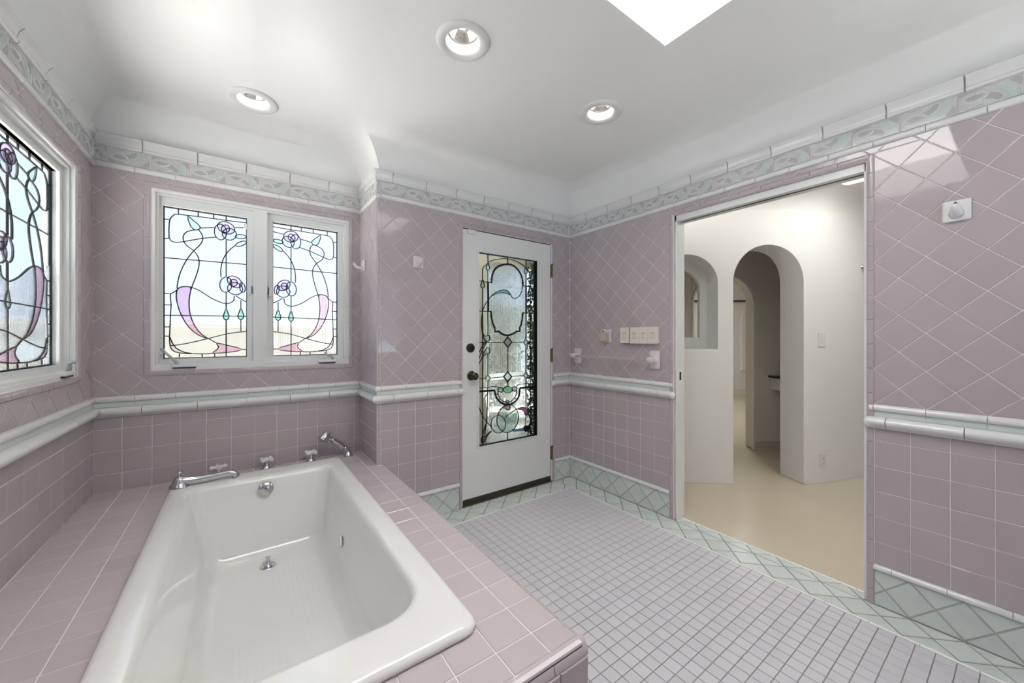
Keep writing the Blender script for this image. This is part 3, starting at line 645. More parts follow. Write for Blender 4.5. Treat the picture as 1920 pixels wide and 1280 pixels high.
# name, frame, parent, u0, u1, holes, diamond u-origin, square (u-origin, pitch) list, z0 of the squares
def wall_tiles(fr, wall, u0, u1, holes, du, sq, z0, base=None):
    tiles(fr, wall, 'diamond_tile', (u0, u1, Z_RAIL, Z_COR), holes, (du, Z_RAIL-.002), (D, D), True, 'mauve_tile')
    for a, b, o, p in sq:
        tiles(fr, wall, 'square_tile', (a, b, z0, .816), holes, (o, .757-.1163*8), (p, .1163), False, 'mauve_tile')
    for a, b, o in (base or []):
        tiles(fr, wall, 'base_tile', (a, b, 0.0, .163), holes, (o, .002), (.1556, .159), True, 'green_tile', gap=.0052)
        obj('base_grout', fbox(fr, a, b, -.002, .164, -.007, -.0014), 'base_grout', wall)
wall_tiles(RIGHT, wall_right, 0, YD+1.29, [H_DOORWAY], 2.149, [(0, YD+1.29, .04, .1146)], .189, [(0, H_DOORWAY[0], .077), (H_DOORWAY[1], YD+1.29, .077)])
wall_tiles(BACK, wall_back, XP+.026, XR, [H_DOOR], .7235, [(XP+.026, 1.283, .842, .115), (2.2, XR, 2.317, .115)], .189, [(XP+.05, 1.283, 1.233), (2.2, XR, 2.323)])
wall_tiles(RETURN, wall_return, 0, YW-YD-.002, [], .229, [(0, YW-YD-.002, .162, .119)], ZD)
wall_tiles(ALCOVE, wall_alcove, XL, XP, [H_WIN2], -.5, [(XL, XP, -.5, .1157)], ZD)
wall_tiles(LEFT, wall_left, -4.1, 0, [H_WIN1], -.107, [(-4.1, 0, -.159, .115)], ZD)

tiles(LEFT, wall_left, 'square_tile', (-4.1, .70-YW-.02, .189, ZD), [], (-.159, .757-.1163*8), (.115, .1163), False, 'mauve_tile')
tiles(LEFT, wall_left, 'base_tile', (-4.1, .70-YW-.02, 0, .163), [], (0, .002), (.1556, .159), True, 'green_tile', gap=.0052)
strip('base_cap_tile', wall_left, LEFT.p(-4.1, 0), LEFT.p(.70-YW-.02, 0), Z, LEFT.N, [(.163, -.006), (.163, .006), (.167, .010), (.174, .011), (.182, .008), (.188, .001), (.188, -.006)], 'white_tile', length=D, off=.06)
# ---- frieze: relief tiles with swirls, one drawn tile shared by all, every other one flipped
FW, FH = .1645, .080
def frieze_mesh(name, flip):
    FR = Frame((0, 0, 0), (1, 0, 0), (0, 1, 0)); s = lambda p: ((p[0]-.5)*(FW-.004), ((1-p[1] if flip else p[1])-.5)*(FH-.002))
    V, F, MI = [], [], []
    def add(g, k):
        n = len(V); V.extend(g[0]); F.extend([[i+n for i in f] for f in g[1]]); MI.extend([k]*len(g[1]))
    add(tile_geo([s(p) for p in ((0, 0), (1, 0), (1, 1), (0, 1))] if not flip else [s(p) for p in ((0, 1), (1, 1), (1, 0), (0, 0))], -.008, .001, .0012), 0)
    pol = lambda p, n=3: [s(q) for q in spline(p, n, True)]
    oval = [(.05, .40), (.12, .60), (.26, .68), (.40, .58), (.50, .34), (.38, .24), (.22, .22), (.10, .28)]
    oval2 = [(.10, .42), (.16, .55), (.27, .60), (.38, .52), (.46, .37), (.36, .31), (.23, .29), (.14, .33)]
    spin = [(.04, .94), (.16, .97), (.34, .94), (.52, .86), (.40, .84), (.22, .86)]
    comma = [(.30, .66), (.44, .70), (.54, .78), (.60, .90), (.68, .92), (.71, .78), (.66, .58), (.58, .44), (.50, .36), (.46, .52), (.38, .62)]
    green = [(.60, .22), (.66, .40), (.74, .60), (.75, .80), (.78, .93), (.93, .93), (.95, .72), (.84, .62), (.90, .50), (.82, .34), (.72, .20)]
    low = [(.80, .10), (.88, .28), (.96, .50), (.97, .10)]
    left = [(.03, .08), (.03, .28), (.08, .20), (.20, .13), (.40, .10), (.30, .06)]
    for p, k in ((oval2, 1), (spin, 1), (comma, 1), (green, 2), (low, 1), (left, 1)): add(prism(FR, pol(p), .0005, .0017), k)
    curl = [(.86, .84), (.89, .90), (.87, .95), (.83, .92), (.83, .85)]
    hook = [(.78, .58), (.86, .62), (.93, .58), (.97, .72), (.97, .92)]
    hook2 = [(.60, .10), (.70, .22), (.80, .36), (.90, .50), (.84, .48), (.78, .42)]
    sweep = [(.50, .34), (.60, .48), (.64, .44), (.56, .28), (.44, .14)]
    for p, cl in ((oval, True), (oval2, True), (spin, True), (comma, True), (curl, True), (hook, False), (hook2, False), (sweep, False)):
        q = [s(x) for x in spline(p, 3, cl)]
        add(tube([(x, y,   .0016) for x, y in (q+[q[0]] if cl else q)], .0014, 5, not cl), 3)
    V2 = [tuple(v) for v in V]
    return me_from(name, V2, F, ['frieze_base', 'frieze_lilac', 'frieze_green', 'frieze_line'], False, MI)
FM = [frieze_mesh('frieze_tile', False), frieze_mesh('frieze_tile', True)]
def frieze(fr, wall, u0, u1, o):
    i = math.floor((u0-o)/FW)-1
    while True:
        c = o+(i+.5)*FW
        if c-FW/2 > u1-.02: break
        if c+FW/2 > u0+.02:
            a, b = max(c-FW/2, u0), min(c+FW/2, u1); sc = (b-a)/FW
            M = fr.m((a+b)/2, 2.187) @ Matrix.Diagonal((sc, 1, 1, 1)); link('frieze_tile', FM[i % 2], wall, M=M)
        i += 1
frieze(RIGHT, wall_right, 0, YD+1.29, YD-.350); frieze(BACK, wall_back, XP+.02, XR, .724); frieze(RETURN, wall_return, 0, YW-YD-.005, .0)
frieze(ALCOVE, wall_alcove, XL, XP, -.555); frieze(LEFT, wall_left, -4.1, 0, -.02)

# ---- crown, frieze trim, chair rail, base cap: profiles (height, projection)
CROWN = [(2.228, -.03), (2.228, .006), (2.233, .011), (2.240, .011), (2.244, .006), (2.249, .006), (2.256, .007), (2.266, .010), (2.276, .015), (2.283, .021), (2.288, .023), (2.290, .020), (2.290, -.03)]
FTRIM = [(2.116, -.006), (2.116, .004), (2.119, .009), (2.126, .012), (2.135, .011), (2.142, .006), (2.146, .002), (2.146, -.006)]
RTRIM = [(.896, -.006), (.896, .004), (.900, .009), (.907, .012), (.915, .011), (.921, .007), (.925, .001), (.925, -.006)]
RAIL = [(.816, -.006), (.816, .004), (.820, .008), (.823, .009), (.826, .016), (.832, .026), (.840, .032), (.848, .034), (.856, .032), (.863, .025), (.867, .014), (.869, .004), (.869, -.006)]
BCAP = [(.163, -.006), (.163, .006), (.167, .010), (.174, .011), (.182, .008), (.188, .001), (.188, -.006)]
def mould(fr, wall, u0, u1, k0, k1, offc=0, offt=0, rail_segs=None, base_segs=()):
    P = lambda u: fr.p(u, 0, 0)
    strip('crown_tile', wall, P(u0), P(u1), Z, fr.N, CROWN, 'white_tile', length=.2285, off=offc % .2285, gap=.0055, k0=(0, k0), k1=(0, k1))
    strip('frieze_trim_tile', wall, P(u0), P(u1), Z, fr.N, FTRIM, 'white_tile', length=D, off=offt % D, k0=(0, k0), k1=(0, k1))
    for a, b, ka, kb in (rail_segs or [(u0, u1, k0, k1)]):
        strip('rail_trim_tile', wall, P(a), P(b), Z, fr.N, RTRIM, 'white_tile', length=D, off=(offt-(a-u0)) % D, k0=(0, ka), k1=(0, kb))
        tiles(fr, wall, 'accent_tile', (a, b, .869, .897), [], (u0+offt, .869), (D, .028), False, 'accent_tile', gap=.002)
        strip('rail_tile', wall, P(a), P(b), Z, fr.N, RAIL, 'white_tile', length=.2285, off=(offc-(a-u0)) % .2285, gap=.003, k0=(0, ka), k1=(0, kb))
    for a, b in base_segs:
        strip('base_cap_tile', wall, P(a), P(b), Z, fr.N, BCAP, 'white_tile', length=D, off=.06, k0=(0, 0), k1=(0, 0))
mould(RIGHT, wall_right, 0, YD+1.29, 1, 0, YD-2.222, 2.149, [(0, H_DOORWAY[0]+.022, 1, 0), (H_DOORWAY[1]-.016, YD+1.29, 0, 0)], [(0, H_DOORWAY[0]), (H_DOORWAY[1], YD+1.29)])
mould(BACK, wall_back, XP, XR, -1, -1, .10, .0235, [(XP, 1.300, -1, 0), (2.183, XR, 0, -1)], [(XP+.045, 1.283), (2.2, XR)])
mould(RETURN, wall_return, 0, YW-YD, 1, 1, .15, .06)
mould(ALCOVE, wall_alcove, XL, XP, 1, -1, -.421-XL, -.451-XL)
mould(LEFT, wall_left, -4.1, 0, 0, -1, .1, .05)
def rail_end(fr, wall, u):
    M = Matrix.Translation(fr.p(u, .8425, .006)) @ fr.R.to_4x4() @ Matrix.Diagonal((.75, .98, 1.02, 1))
    obj('rail_end', lathe([(.0256*cos(math.radians(a)), .0256*sin(math.radians(a))) for a in range(-88, 89, 11)], 20, M), 'white_tile', wall, smooth=True)
rail_end(RIGHT, wall_right, H_DOORWAY[0]+.022); rail_end(RIGHT, wall_right, H_DOORWAY[1]-.016); rail_end(BACK, wall_back, 1.300); rail_end(BACK, wall_back, 2.183)
# the outside corner of the pier: rounded corner tiles, and the corner grout bead above the frieze
CB = [(0, -.02), (0, .0), (.004, .0)]
arc = [(XP+.004-.004*0, 0)]
def quarter(cx, cy, r, a0, a1, n=5): return [(cx+r*cos(math.radians(a0+(a1-a0)*i/n)), cy+r*sin(math.radians(a0+(a1-a0)*i/n))) for i in range(n+1)]
prof = quarter(XP+.012, YD+.012, .012, 180, 270)+[(XP+.025, YD), (XP+.025, YD+.02), (XP, YD+.02)]
for z0, z1, L in ((ZD, .818, .1163), (.926, 2.117, D)):
    strip('corner_tile', wall_return, (0, 0, z0), (0, 0, z1), (1, 0, 0), (0, 1, 0), prof, 'mauve_tile', length=L, off=.045, gap=.0025)
strip('corner_tile', wall_return, (0, 0, 2.146), (0, 0, 2.229), (1, 0, 0), (0, 1, 0), quarter(XP+.006, YD+.006, .007, 180, 270)+[(XP+.02, YD), (XP+.02, YD+.02), (XP, YD+.02)], 'grey_vinyl')
strip('accent_tile', wall_return, (0, 0, .869), (0, 0, .897), (1, 0, 0), (0, 1, 0), quarter(XP+.006, YD+.006, .006, 180, 270)+[(XP+.025, YD), (XP+.025, YD+.02), (XP, YD+.02)], 'accent_tile')
# bullnose surrounds of the openings
BN = [(0, -.006), (0, .003), (.006, .0045), (.016, .004), (.023, .001), (.027, -.005), (.028, -.014), (.028, -.03), (.0, -.03)]
def surround(fr, wall, h, sides, w=1.0):
    u0, u1, v0, v1 = h; v0 = max(v0, 0)
    p = [(a*w, b) for a, b in BN]
    if 'l' in sides: strip('surround_tile', wall, fr.p(u0, v0), fr.p(u0, v1), fr.U, fr.N, p, 'mauve_tile', length=.1135, off=.07, gap=.0025, k0=((1 if 'b' in sides else 0), 0), k1=(-1, 0))
    if 'r' in sides: strip('surround_tile', wall, fr.p(u1, v0), fr.p(u1, v1), -fr.U, fr.N, p, 'mauve_tile', length=.1135, off=.07, gap=.0025, k0=((1 if 'b' in sides else 0), 0), k1=(-1, 0))
    if 't' in sides: strip('surround_tile', wall, fr.p(u0, v1), fr.p(u1, v1), -fr.V, fr.N, p, 'mauve_tile', length=.1135, off=.1, gap=.0025, k0=(1, 0), k1=(-1, 0))
    if 'b' in sides: strip('surround_tile', wall, fr.p(u0, v0), fr.p(u1, v0), fr.V, fr.N, p, 'mauve_tile', length=.1135, off=.1, gap=.0025, k0=(1, 0), k1=(-1, 0))
surround(RIGHT, wall_right, H_DOORWAY, 'lrt'); surround(BACK, wall_back, H_DOOR, 'lrt'); surround(ALCOVE, wall_alcove, H_WIN2, 'lrtb'); surround(LEFT, wall_left, H_WIN1, 'lrtb')

# ---- floor: mosaic field, pencil strip, pale green diagonal border
floor = tag(obj('floor', cat(box(-.8, 2.46, YB, 2.86, -.08, -.0025)), 'floor_grout'), 'small lavender mosaic floor with pale green diagonal border', 'floor', kind='structure')
DG = .1556
hb = []
tiles(FLOOR, floor, 'border_tile', (2.2235, XR, YB, YD), [], (XR, 2.345-DG*20), (DG, DG), True, 'green_tile', gap=.0058, t0=-.006, tilt=.05)
tiles(FLOOR, floor, 'border_tile', (XR, 2.452, .462, 1.432), [], (XR, 2.345-DG*20), (DG, DG), True, 'green_tile', gap=.0058, t0=-.006, tilt=.05)
tiles(FLOOR, floor, 'border_tile', (.745, 2.2235, 2.246, YD+.03), [], (2.323-DG*20, YD), (DG, DG), True, 'green_tile', gap=.0058, t0=-.006, tilt=.05)
PC = [(0, -.004), (0, .001), (.003, .0026), (.0085, .0026), (.0115, .001), (.0115, -.004)]
strip('pencil_tile', floor, (2.2105, YB, 0), (2.2105, 2.2335, 0), (1, 0, 0), Z, PC, 'pencil_white', length=.152, off=.05, k1=(1, 0))
strip('pencil_tile', floor, (.745, 2.2335, 0), (2.2105, 2.2335, 0), (0, 1, 0), Z, PC, 'pencil_white', length=.152, off=.09, k1=(1, 0))
strip('pencil_tile', floor, (2.452, .462, 0), (2.452, 1.432, 0), (1, 0, 0), Z, PC, 'pencil_white', length=.152, off=.05)
MP = .0545
pcs = []
tiles(FLOOR, floor, 'mosaic_tile', (.748, 2.2085, YB, 2.2315), [], (1.186-MP*20, 1.098-MP*60), (MP, MP), False, 'mosaic', gap=.0031, t0=-.006, b=.001, tilt=0, pieces=pcs)
tiles(FLOOR, floor, 'mosaic_tile', (-.62, .748, YB, .66), [], (1.186-MP*40, 1.098-MP*60), (MP, MP), False, 'mosaic', gap=.0031, t0=-.006, b=.001, tilt=0, pieces=pcs)
def seen(c):      # nearest tiles that the photo shows
    x, y = c; f = .5855*x+.8107*y; r = .8107*x-.5855*y
    if f < .3 or x < .8: return 1e9
    px = 960+708*r/f; py = 633+708*1.233/f
    return f if (-20 < px < 1940 and py < 1290 and not (px < 1100 and py > 1180)) else 1e9
pcs.sort(key=lambda p: seen(p[0]))
shared = {}
for (c, V, F) in pcs[:300]:
    key = (len(V), round(max(v[0] for v in V)-min(v[0] for v in V), 4), round(max(v[1] for v in V)-min(v[1] for v in V), 4))
    if key not in shared: shared[key] = me_from('mosaic_tile', V, F, 'mosaic')
    link('mosaic_tile', shared[key], floor, M=FLOOR.m(*c) @ Matrix.Rotation(math.radians(random.gauss(0, .15)), 4, 'X') @ Matrix.Rotation(math.radians(random.gauss(0, .15)), 4, 'Y'))
V, F = [], []
for (c, v, f) in pcs[300:]:
    n = len(V); V += [(x+c[0], y+c[1], z) for x, y, z in v]; F += [[i+n for i in q] for q in f]
tag(obj('mosaic_tiles', (V, F), 'mosaic', floor), kind='stuff')

# ---- ceiling: flat field, cove all round, round holes for the lamps, skylight well
ZC0, CR = 2.275, .222
ZC = ZC0+CR
e = .022
POLY = [(-.69, YB), (XR+e, YB), (XR+e, YD+e), (XP+e, YD+e), (XP+e, YW+e), (XL-e, YW+e)]
def offset(P, d):
    return inset_same(P, d)
V, F = [], []
NR = 12
for k in range(NR+1):
    t = pi/2*k/NR
    for x, y in offset(POLY, CR*(1-cos(t))): V.append((x, y, ZC0+CR*sin(t)))
n = len(POLY)
for k in range(NR):
    for i in range(n):
        j = (i+1) % n; F.append([k*n+i, (k+1)*n+i, (k+1)*n+j, k*n+j])
SKY = (.0, 1.495, .30, .937)
LAMPS = [(.774, 1.429), (1.642, 1.426), (.061, 2.44)]
loops = [[Vector((x, y, 0)) for x, y in offset(POLY, CR)], [Vector(p+(0,)) for p in ((SKY[0], SKY[2]), (SKY[0], SKY[3]), (SKY[1], SKY[3]), (SKY[1], SKY[2]))]]
for lx, ly in LAMPS: loops.append([Vector((lx+.075*cos(-2*pi*i/24), ly+.075*sin(-2*pi*i/24), 0)) for i in range(24)])
flat = [p for l in loops for p in l]; b0 = len(V)
V += [(p.x, p.y, ZC) for p in flat]
for t in tessellate_polygon(loops):
    a = area([(flat[i].x, flat[i].y) for i in t]); t = list(t)[::-1] if a > 0 else list(t)
    F.append([b0+i for i in t])
ceiling = tag(obj('ceiling', (V, F), 'ceiling_paint', smooth=True), 'glossy white coved ceiling with recessed lights and a skylight', 'ceiling', kind='structure')
ceiling.data.set_sharp_from_angle(angle=math.radians(40))
obj('skylight_well', plate(Frame((0, 0, ZC), (1, 0, 0), (0, 1, 0)), SKY[0]-.05, SKY[1]+.05, SKY[2]-.05, SKY[3]+.05, [SKY], .0005, .26), 'white_paint', ceiling)
obj('skylight_diffuser', box(SKY[0]-.02, SKY[1]+.02, SKY[2]-.02, SKY[3]+.02, ZC+.262, ZC+.275), 'sky_dome', ceiling)
# ------------------------------------------------------------ leaded windows
def mirror(pts, on): return [(.385-x, y) for x, y in pts] if on else pts
def reeded(fr, u0, u1, top, v0, n0, n1, pitch=.0095):
    """reeded glass: half-round ribs on one face; top(u) gives the upper edge"""
    N = max(2, int((u1-u0)/(pitch/6))); V, F = [], []
    for i in range(N+1):
        u = u0+(u1-u0)*i/N; r = abs(sin(pi*(u-u0)/pitch)); t = top(u); n = n1+.0022*r
        V += [fr.p(u, v0, n), fr.p(u, t, n), fr.p(u, t, n0), fr.p(u, v0, n0)]
    for i in range(N):
        for k in range(4): F.append([4*i+k, 4*i+4+k, 4*i+4+(k+1) % 4, 4*i+(k+1) % 4])
    F += [[0, 1, 2, 3], [4*N+3, 4*N+2, 4*N+1, 4*N]]
    return V, F
def poly_top(pts):
    p = sorted(pts)
    def f(u):
        if u <= p[0][0]: return p[0][1]
        for a, b in zip(p, p[1:]):
            if a[0] <= u <= b[0]: return a[1]+(b[1]-a[1])*(u-a[0])/max(b[0]-a[0], 1e-6)
        return p[-1][1]
    return f
def leaded(fr, sash, u0, v0, flip, n, textured=False, w=.385):
    """one leaded panel, drawn .385 x .860 and widened to w, with its lower left corner at u0,v0"""
    T = lambda P: [(u0+x*w/.385, v0+y) for x, y in mirror(P, flip)]
    wave = T(pairs(SASH_WAVE)); lo = v0+.030
    edge = pairs(SASH_WAVE)
    full = T([(0, .452)]+[(x, y) for x, y in edge if True]+[(.385, .42)])
    f = poly_top(full)
    # clear upper glass down to the wave line, reeded glass below it, rippled strip along the foot
    us = [u0+w*i/24 for i in range(25)]; bw = .030*w/.385
    obj('glass_pane', prism(fr, [(u, f(u)) for u in us]+[(u0+w, v0+.86), (u0, v0+.86)], n-.002, n+.002), 'g_clear', sash)
    obj('glass_pane', reeded(fr, u0+bw if not flip else u0, u0+w if not flip else u0+w-bw, lambda u: f(u)-.001, lo, n-.002, n+.001), 'g_reed', sash)
    s0, s1 = (u0, u0+bw-.001) if not flip else (u0+w-bw+.001, u0+w)
    obj('glass_pane', fbox(fr, s0, s1, lo, f((s0+s1)/2)-.001, n-.002, n+.002), 'g_frost', sash)
    obj('glass_pane', fbox(fr, u0, u0+w, v0, lo-.001, n-.002, n+.002), 'g_frost', sash)
    for m, q in SASH_FILLS:
        P = T(pairs(q)); obj({'leaf': 'leaf_pane', 'petal': 'petal_pane', 'rose': 'petal_pane', 'drop': 'drop_pane'}.get(m, 'ribbon_pane'), prism(fr, P, n-.0024, n+.0024), 'g_'+m, sash)
    gs = [ribbon(fr, T(pairs(q)), .0056, n-.001, n+.0032) for m, q in SASH_LINES]+[ribbon(fr, T(pairs(q)), .0056, n+.001, n-.0032) for m, q in SASH_LINES]
    E = [(0, 0), (w, 0), (w, .86), (0, .86), (0, 0)]
    gs += [ribbon(fr, [(u0+a[0], v0+a[1]), (u0+b[0], v0+b[1])], .009, n-.004, n+.0055) for a, b in zip(E, E[1:])]
    obj('lead_came', cat(*gs), 'lead', sash)
def leaded_window(name, fr, h, sashes, gz, label, dep=-.07, mull=(.036, -.018)):
    u0, u1, v0, v1 = h[0]+.0275, h[1]-.0275, h[2]+.0275, h[3]-.0275
    w = empty(name, fr.p((u0+u1)/2, v0, 0), label=label, cat='window', kind='structure')
    obj('frame', cat(ring(fr, u0, u1, v0, v1, .016, -.10, -.006), ring(fr, u0+.014, u1-.014, v0+.014, v1-.014, .014, -.10, -.022)), 'white_paint', w)
    c = (sashes[0][1]+sashes[1][0])/2
    obj('mullion', fbox(fr, c-mull[0], c+mull[0], v0+.012, v1-.012, -.10, mull[1]), 'white_paint', w)
    zb = gz[0]-.028
    obj('sill_rail', fgeo(fr, rbox(u0+.012, u1-.012, v0+.010, zb, -.10, -.014, .004)), 'white_paint', w)
    for k, (a, b, flip, tex) in enumerate(sashes):
        lo_, hi_ = (u0+.026 if k == 0 else c+mull[0]-.002), (c-mull[0]+.002 if k == 0 else u1-.026)
        s = obj('sash', cat(plate(fr, lo_, hi_, zb-.004, v1-.026, [(a, b, gz[0], gz[1])], -.088, -.042), ring(fr, a-.012, b+.012, gz[0]-.012, gz[1]+.012, .012, -.08, -.052)), 'white_paint', w)
        sx_ = (b-a)/.385; 
        leaded(fr, s, a, gz[0], flip, dep, tex, b-a)
        # crank operator on the sill rail
        cu = a+.095 if k == 0 else b-.075
        op = obj('crank_operator', fgeo(fr, rbox(cu-.055, cu+.055, v0+.014, v0+.031, -.02, .012, .004)), 'white_paint', w)
        obj('operator_slot', fgeo(fr, box(cu-.05, cu+.05, v0+.007, v0+.0138, -.013, .006)), 'rubber', op)
        q0 = (cu-.032, v0+.036, -.004) if k == 0 else (cu+.035, v0+.036, -.004)
        q1 = (q0[0]-.058, q0[1]+.075, .006) if k == 0 else (q0[0]-.05, q0[1]+.036, .012)
        obj('crank_arm', tube([fr.p(q0[0], q0[1]-.008, q0[2]), fr.p(*q0), fr.p(q0[0]*.9+q1[0]*.1, q0[1]+.012, .0), fr.p(*q1)], [.008, .0085, .008, .006], 10), 'grey_vinyl', op, smooth=True)
        obj('crank_knob', tube([fr.p(q1[0], q1[1]-.002, q1[2]-.004), fr.p(q1[0], q1[1]+.002, q1[2]+.012), fr.p(q1[0], q1[1]+.008, q1[2]+.016)], [.006, .010, .008], 10), 'grey_vinyl', op, smooth=True)
        # sash lock on the meeting side
        if mull[0] < .03: continue
        lu = c-mull[0]-.016 if k == 0 else c+mull[0]+.016
        lk = obj('sash_lock', fgeo(fr, rbox(lu-.010, lu+.010, 1.50, 1.556, -.046, -.022, .003)), 'white_paint', w)
        obj('lock_slot', fgeo(fr, box(lu+(.006 if k == 0 else -.010), lu+(.010 if k == 0 else -.006), 1.505, 1.552, -.03, -.0205)), 'black', lk)
        obj('lock_lever', fgeo(fr, rbox(lu-.007, lu+.007, 1.494, 1.508, -.030, -.012, .002)), 'ceramic', lk)
    return w
win2 = leaded_window('window_2', ALCOVE, H_WIN2, [(-.346, .039, False, 0), (.175, .560, True, 0)], (1.115, 1.975), 'white double casement window with leaded rose glass above the bathtub')
win1 = leaded_window('window_1', LEFT, H_WIN1, [(-1.41, -.91, False, 1), (-.766, -.266, True, 1)], (1.113, 1.973), 'white casement window with leaded glass, cropped at the left edge', mull=(.02, -.040))
obj('sensor', fgeo(ALCOVE, rbox(.022, .040, 1.905, 1.935, -.05, -.030, .003)), 'ceramic', win2)

# ------------------------------------------------------------ stained glass door
door = empty('door_1', (1.74, YD, 0), label='white door with full-length stained glass panel and dark bronze knobs', cat='door', kind='structure')
DF = Frame((0, YD+.012, 0), (1, 0, 0), Z)
GX0, GX1, GZ0, GZ1 = 1.451, 2.014, .420, 1.873
obj('door_slab', plate(DF, 1.3155, 2.163, .036, 2.027, [(GX0-.004, GX1+.004, GZ0-.004, GZ1+.004)], -.044, 0), 'white_paint', door)
obj('glazing_bead', cat(ring(DF, GX0-.016, GX1+.016, GZ0-.016, GZ1+.016, .0165, -.02, .005), ring(DF, GX0-.010, GX1+.010, GZ0-.010, GZ1+.010, .0105, -.02, .008)), 'white_paint', door)
obj('door_frame', cat(fbox(DF, 1.306, 1.3125, 0, 2.034, -.10, -.004), fbox(DF, 2.166, 2.172, 0, 2.034, -.10, -.004), fbox(DF, 1.306, 2.172, 2.030, 2.036, -.10, -.004)), 'rubber', door)
obj('door_stop', cat(fbox(DF, 1.306, 1.33, 0, 2.034, -.12, -.05), fbox(DF, 2.15, 2.172, 0, 2.034, -.12, -.05), fbox(DF, 1.306, 2.172, 2.01, 2.036, -.12, -.05)), 'white_paint', door)
obj('door_sweep', fgeo(DF, rbox(1.318, 2.161, .010, .050, -.004, .006, .003)), 'rubber', door)
obj('threshold', fgeo(DF, rbox(1.30, 2.18, -.006, .010, -.12, .012, .004)), 'brass_dark', door)
panel = obj('glass_panel', ring(DF, GX0-.003, GX1+.003, GZ0-.003, GZ1+.003, .006, -.030, -.014), 'lead', door)
n = -.02
cartX0, cartX1 = 1.545, 1.93
# plain margins left and right, reeded middle, pale band under the reeds
obj('glass_pane', fbox(DF, GX0, 1.505, GZ0, GZ1, n-.002, n+.002), 'g_clear', panel)
obj('glass_pane', fbox(DF, 1.506, 1.554, GZ0, 1.60, n-.002, n+.002), 'g_waterb', panel)
obj('glass_pane', fbox(DF, 1.506, 1.554, 1.601, GZ1, n-.002, n+.002), 'g_clear', panel)
obj('glass_pane', reeded(DF, 1.555, 1.925, lambda u: .905, .50, n-.002, n+.001), 'g_reed', panel)
obj('glass_pane', fbox(DF, 1.555, 1.925, .906, .955, n-.002, n+.002), 'g_frost', panel)
obj('glass_pane', reeded(DF, 1.555, 1.925, lambda u: 1.82, .956, n-.002, n+.001), 'g_reed', panel)
obj('glass_pane', fbox(DF, 1.555, 1.925, 1.821, GZ1, n-.002, n+.002), 'g_clear', panel)
obj('glass_pane', fbox(DF, 1.555, 1.925, GZ0, .499, n-.002, n+.002), 'g_frost', panel)
obj('glass_pane', fbox(DF, 1.926, GX1, GZ0, GZ1, n-.002, n+.002), 'g_clear', panel)
for i, (m, q) in enumerate(DOOR_FILLS):
    th = .0026 if m in ('water', 'opal') else .0034
    nm = {'water': 'cartouche_pane', 'drop': 'drop_pane', 'pale': 'jewel_pane', 'opal': 'opal_pane', 'waterb': 'opal_pane', 'green': 'jewel_pane'}.get(m, 'ribbon_pane')
    obj(nm, prism(DF, pairs(q), n-th, n+th), 'g_'+m, panel)
gs = []
for w, q in DOOR_LINES:
    P = pairs(q); wd = .0155 if w else .006
    gs += [ribbon(DF, P, wd, n-.001, n+.0048), ribbon(DF, P, wd, n+.001, n-.0048)]
E_ = [(GX0, GZ0), (GX1, GZ0), (GX1, GZ1), (GX0, GZ1), (GX0, GZ0)]
gs += [ribbon(DF, [a, b], .009, n-.004, n+.009) for a, b in zip(E_, E_[1:])]
obj('lead_came', cat(*gs), 'lead', panel)
yv = (0, -1, 0)
db = obj('deadbolt', lathe([(.034, 0), (.034, .006), (.030, .013), (.026, .015), (.001, .015)], 28, at(DF.p(1.380, 1.158), yv)), 'bronze', door, smooth=True, angle=40)
obj('thumb_turn', fgeo(DF, rbox(1.384, 1.396, 1.142, 1.174, .012, .028, .003)), 'bronze', db)
kb = obj('door_knob', lathe([(.035, 0), (.035, .005), (.029, .012), (.012, .015), (.011, .033), (.022, .040), (.0275, .050), (.026, .062), (.016, .069), (.001, .070)], 28, at(DF.p(1.388, .953), yv)), 'bronze', door, smooth=True, angle=40)
obj('key_cylinder', lathe([(.009, .0), (.009, .003), (.001, .003)], 14, at(DF.p(1.388, .953, .0695), yv)), 'brass_dark', kb)
for zc in (1.802, 1.080, .247):
    hg = obj('hinge', cat(lathe([(.0075, -.055), (.0075, .055)], 12, at((2.170, YD-.004, zc)), True, True), fbox(BACK, 2.163, 2.176, zc-.054, zc+.054, -.02, -.003)), 'brass_dark', door, smooth=True, angle=40)
    obj('hinge_pin', lathe([(.009, .0), (.009, .004), (.004, .009), (.001, .010)], 12, at((2.170, YD-.004, zc+.055))), 'bronze', hg, smooth=True)
obj('alarm_sensor', fgeo(DF, rbox(1.352, 1.425, 1.995, 2.026, .0, .018, .003)), 'ceramic', door)

# ------------------------------------------------------------ pocket door casing in the doorway
cas = empty('trim_1', (2.45, .95, 0), label='white painted casing of the wide doorway with pocket door track', cat='door casing', kind='structure')
y0, y1, zt = .465, 1.432, 2.060
obj('jamb', rbox(XR+.018, XR+.115, y1-.012, y1+.02, 0, zt, .003), 'white_paint', cas)
obj('jamb', rbox(XR+.018, XR+.05, y0-.02, y0+.010, 0, zt, .003), 'white_paint', cas)
obj('jamb', rbox(XR+.07, XR+.115, y0-.02, y0+.010, 0, zt, .003), 'white_paint', cas)
obj('head', cat(box(XR+.018, XR+.053, y0, y1, 2.022, zt), box(XR+.075, XR+.115, y0, y1, 2.022, zt)), 'white_paint', cas)
obj('track', box(XR+.053, XR+.075, y0+.01, y1-.012, 2.0225, zt), 'black', cas)
lt = obj('strike_plate', rbox(XR+.052, XR+.070, y1-.0145, y1-.0115, .945, 1.0, .001), 'black', cas)
obj('strike_slot', box(XR+.057, XR+.064, y1-.0155, y1-.0143, .957, .985), 'brass_dark', lt)

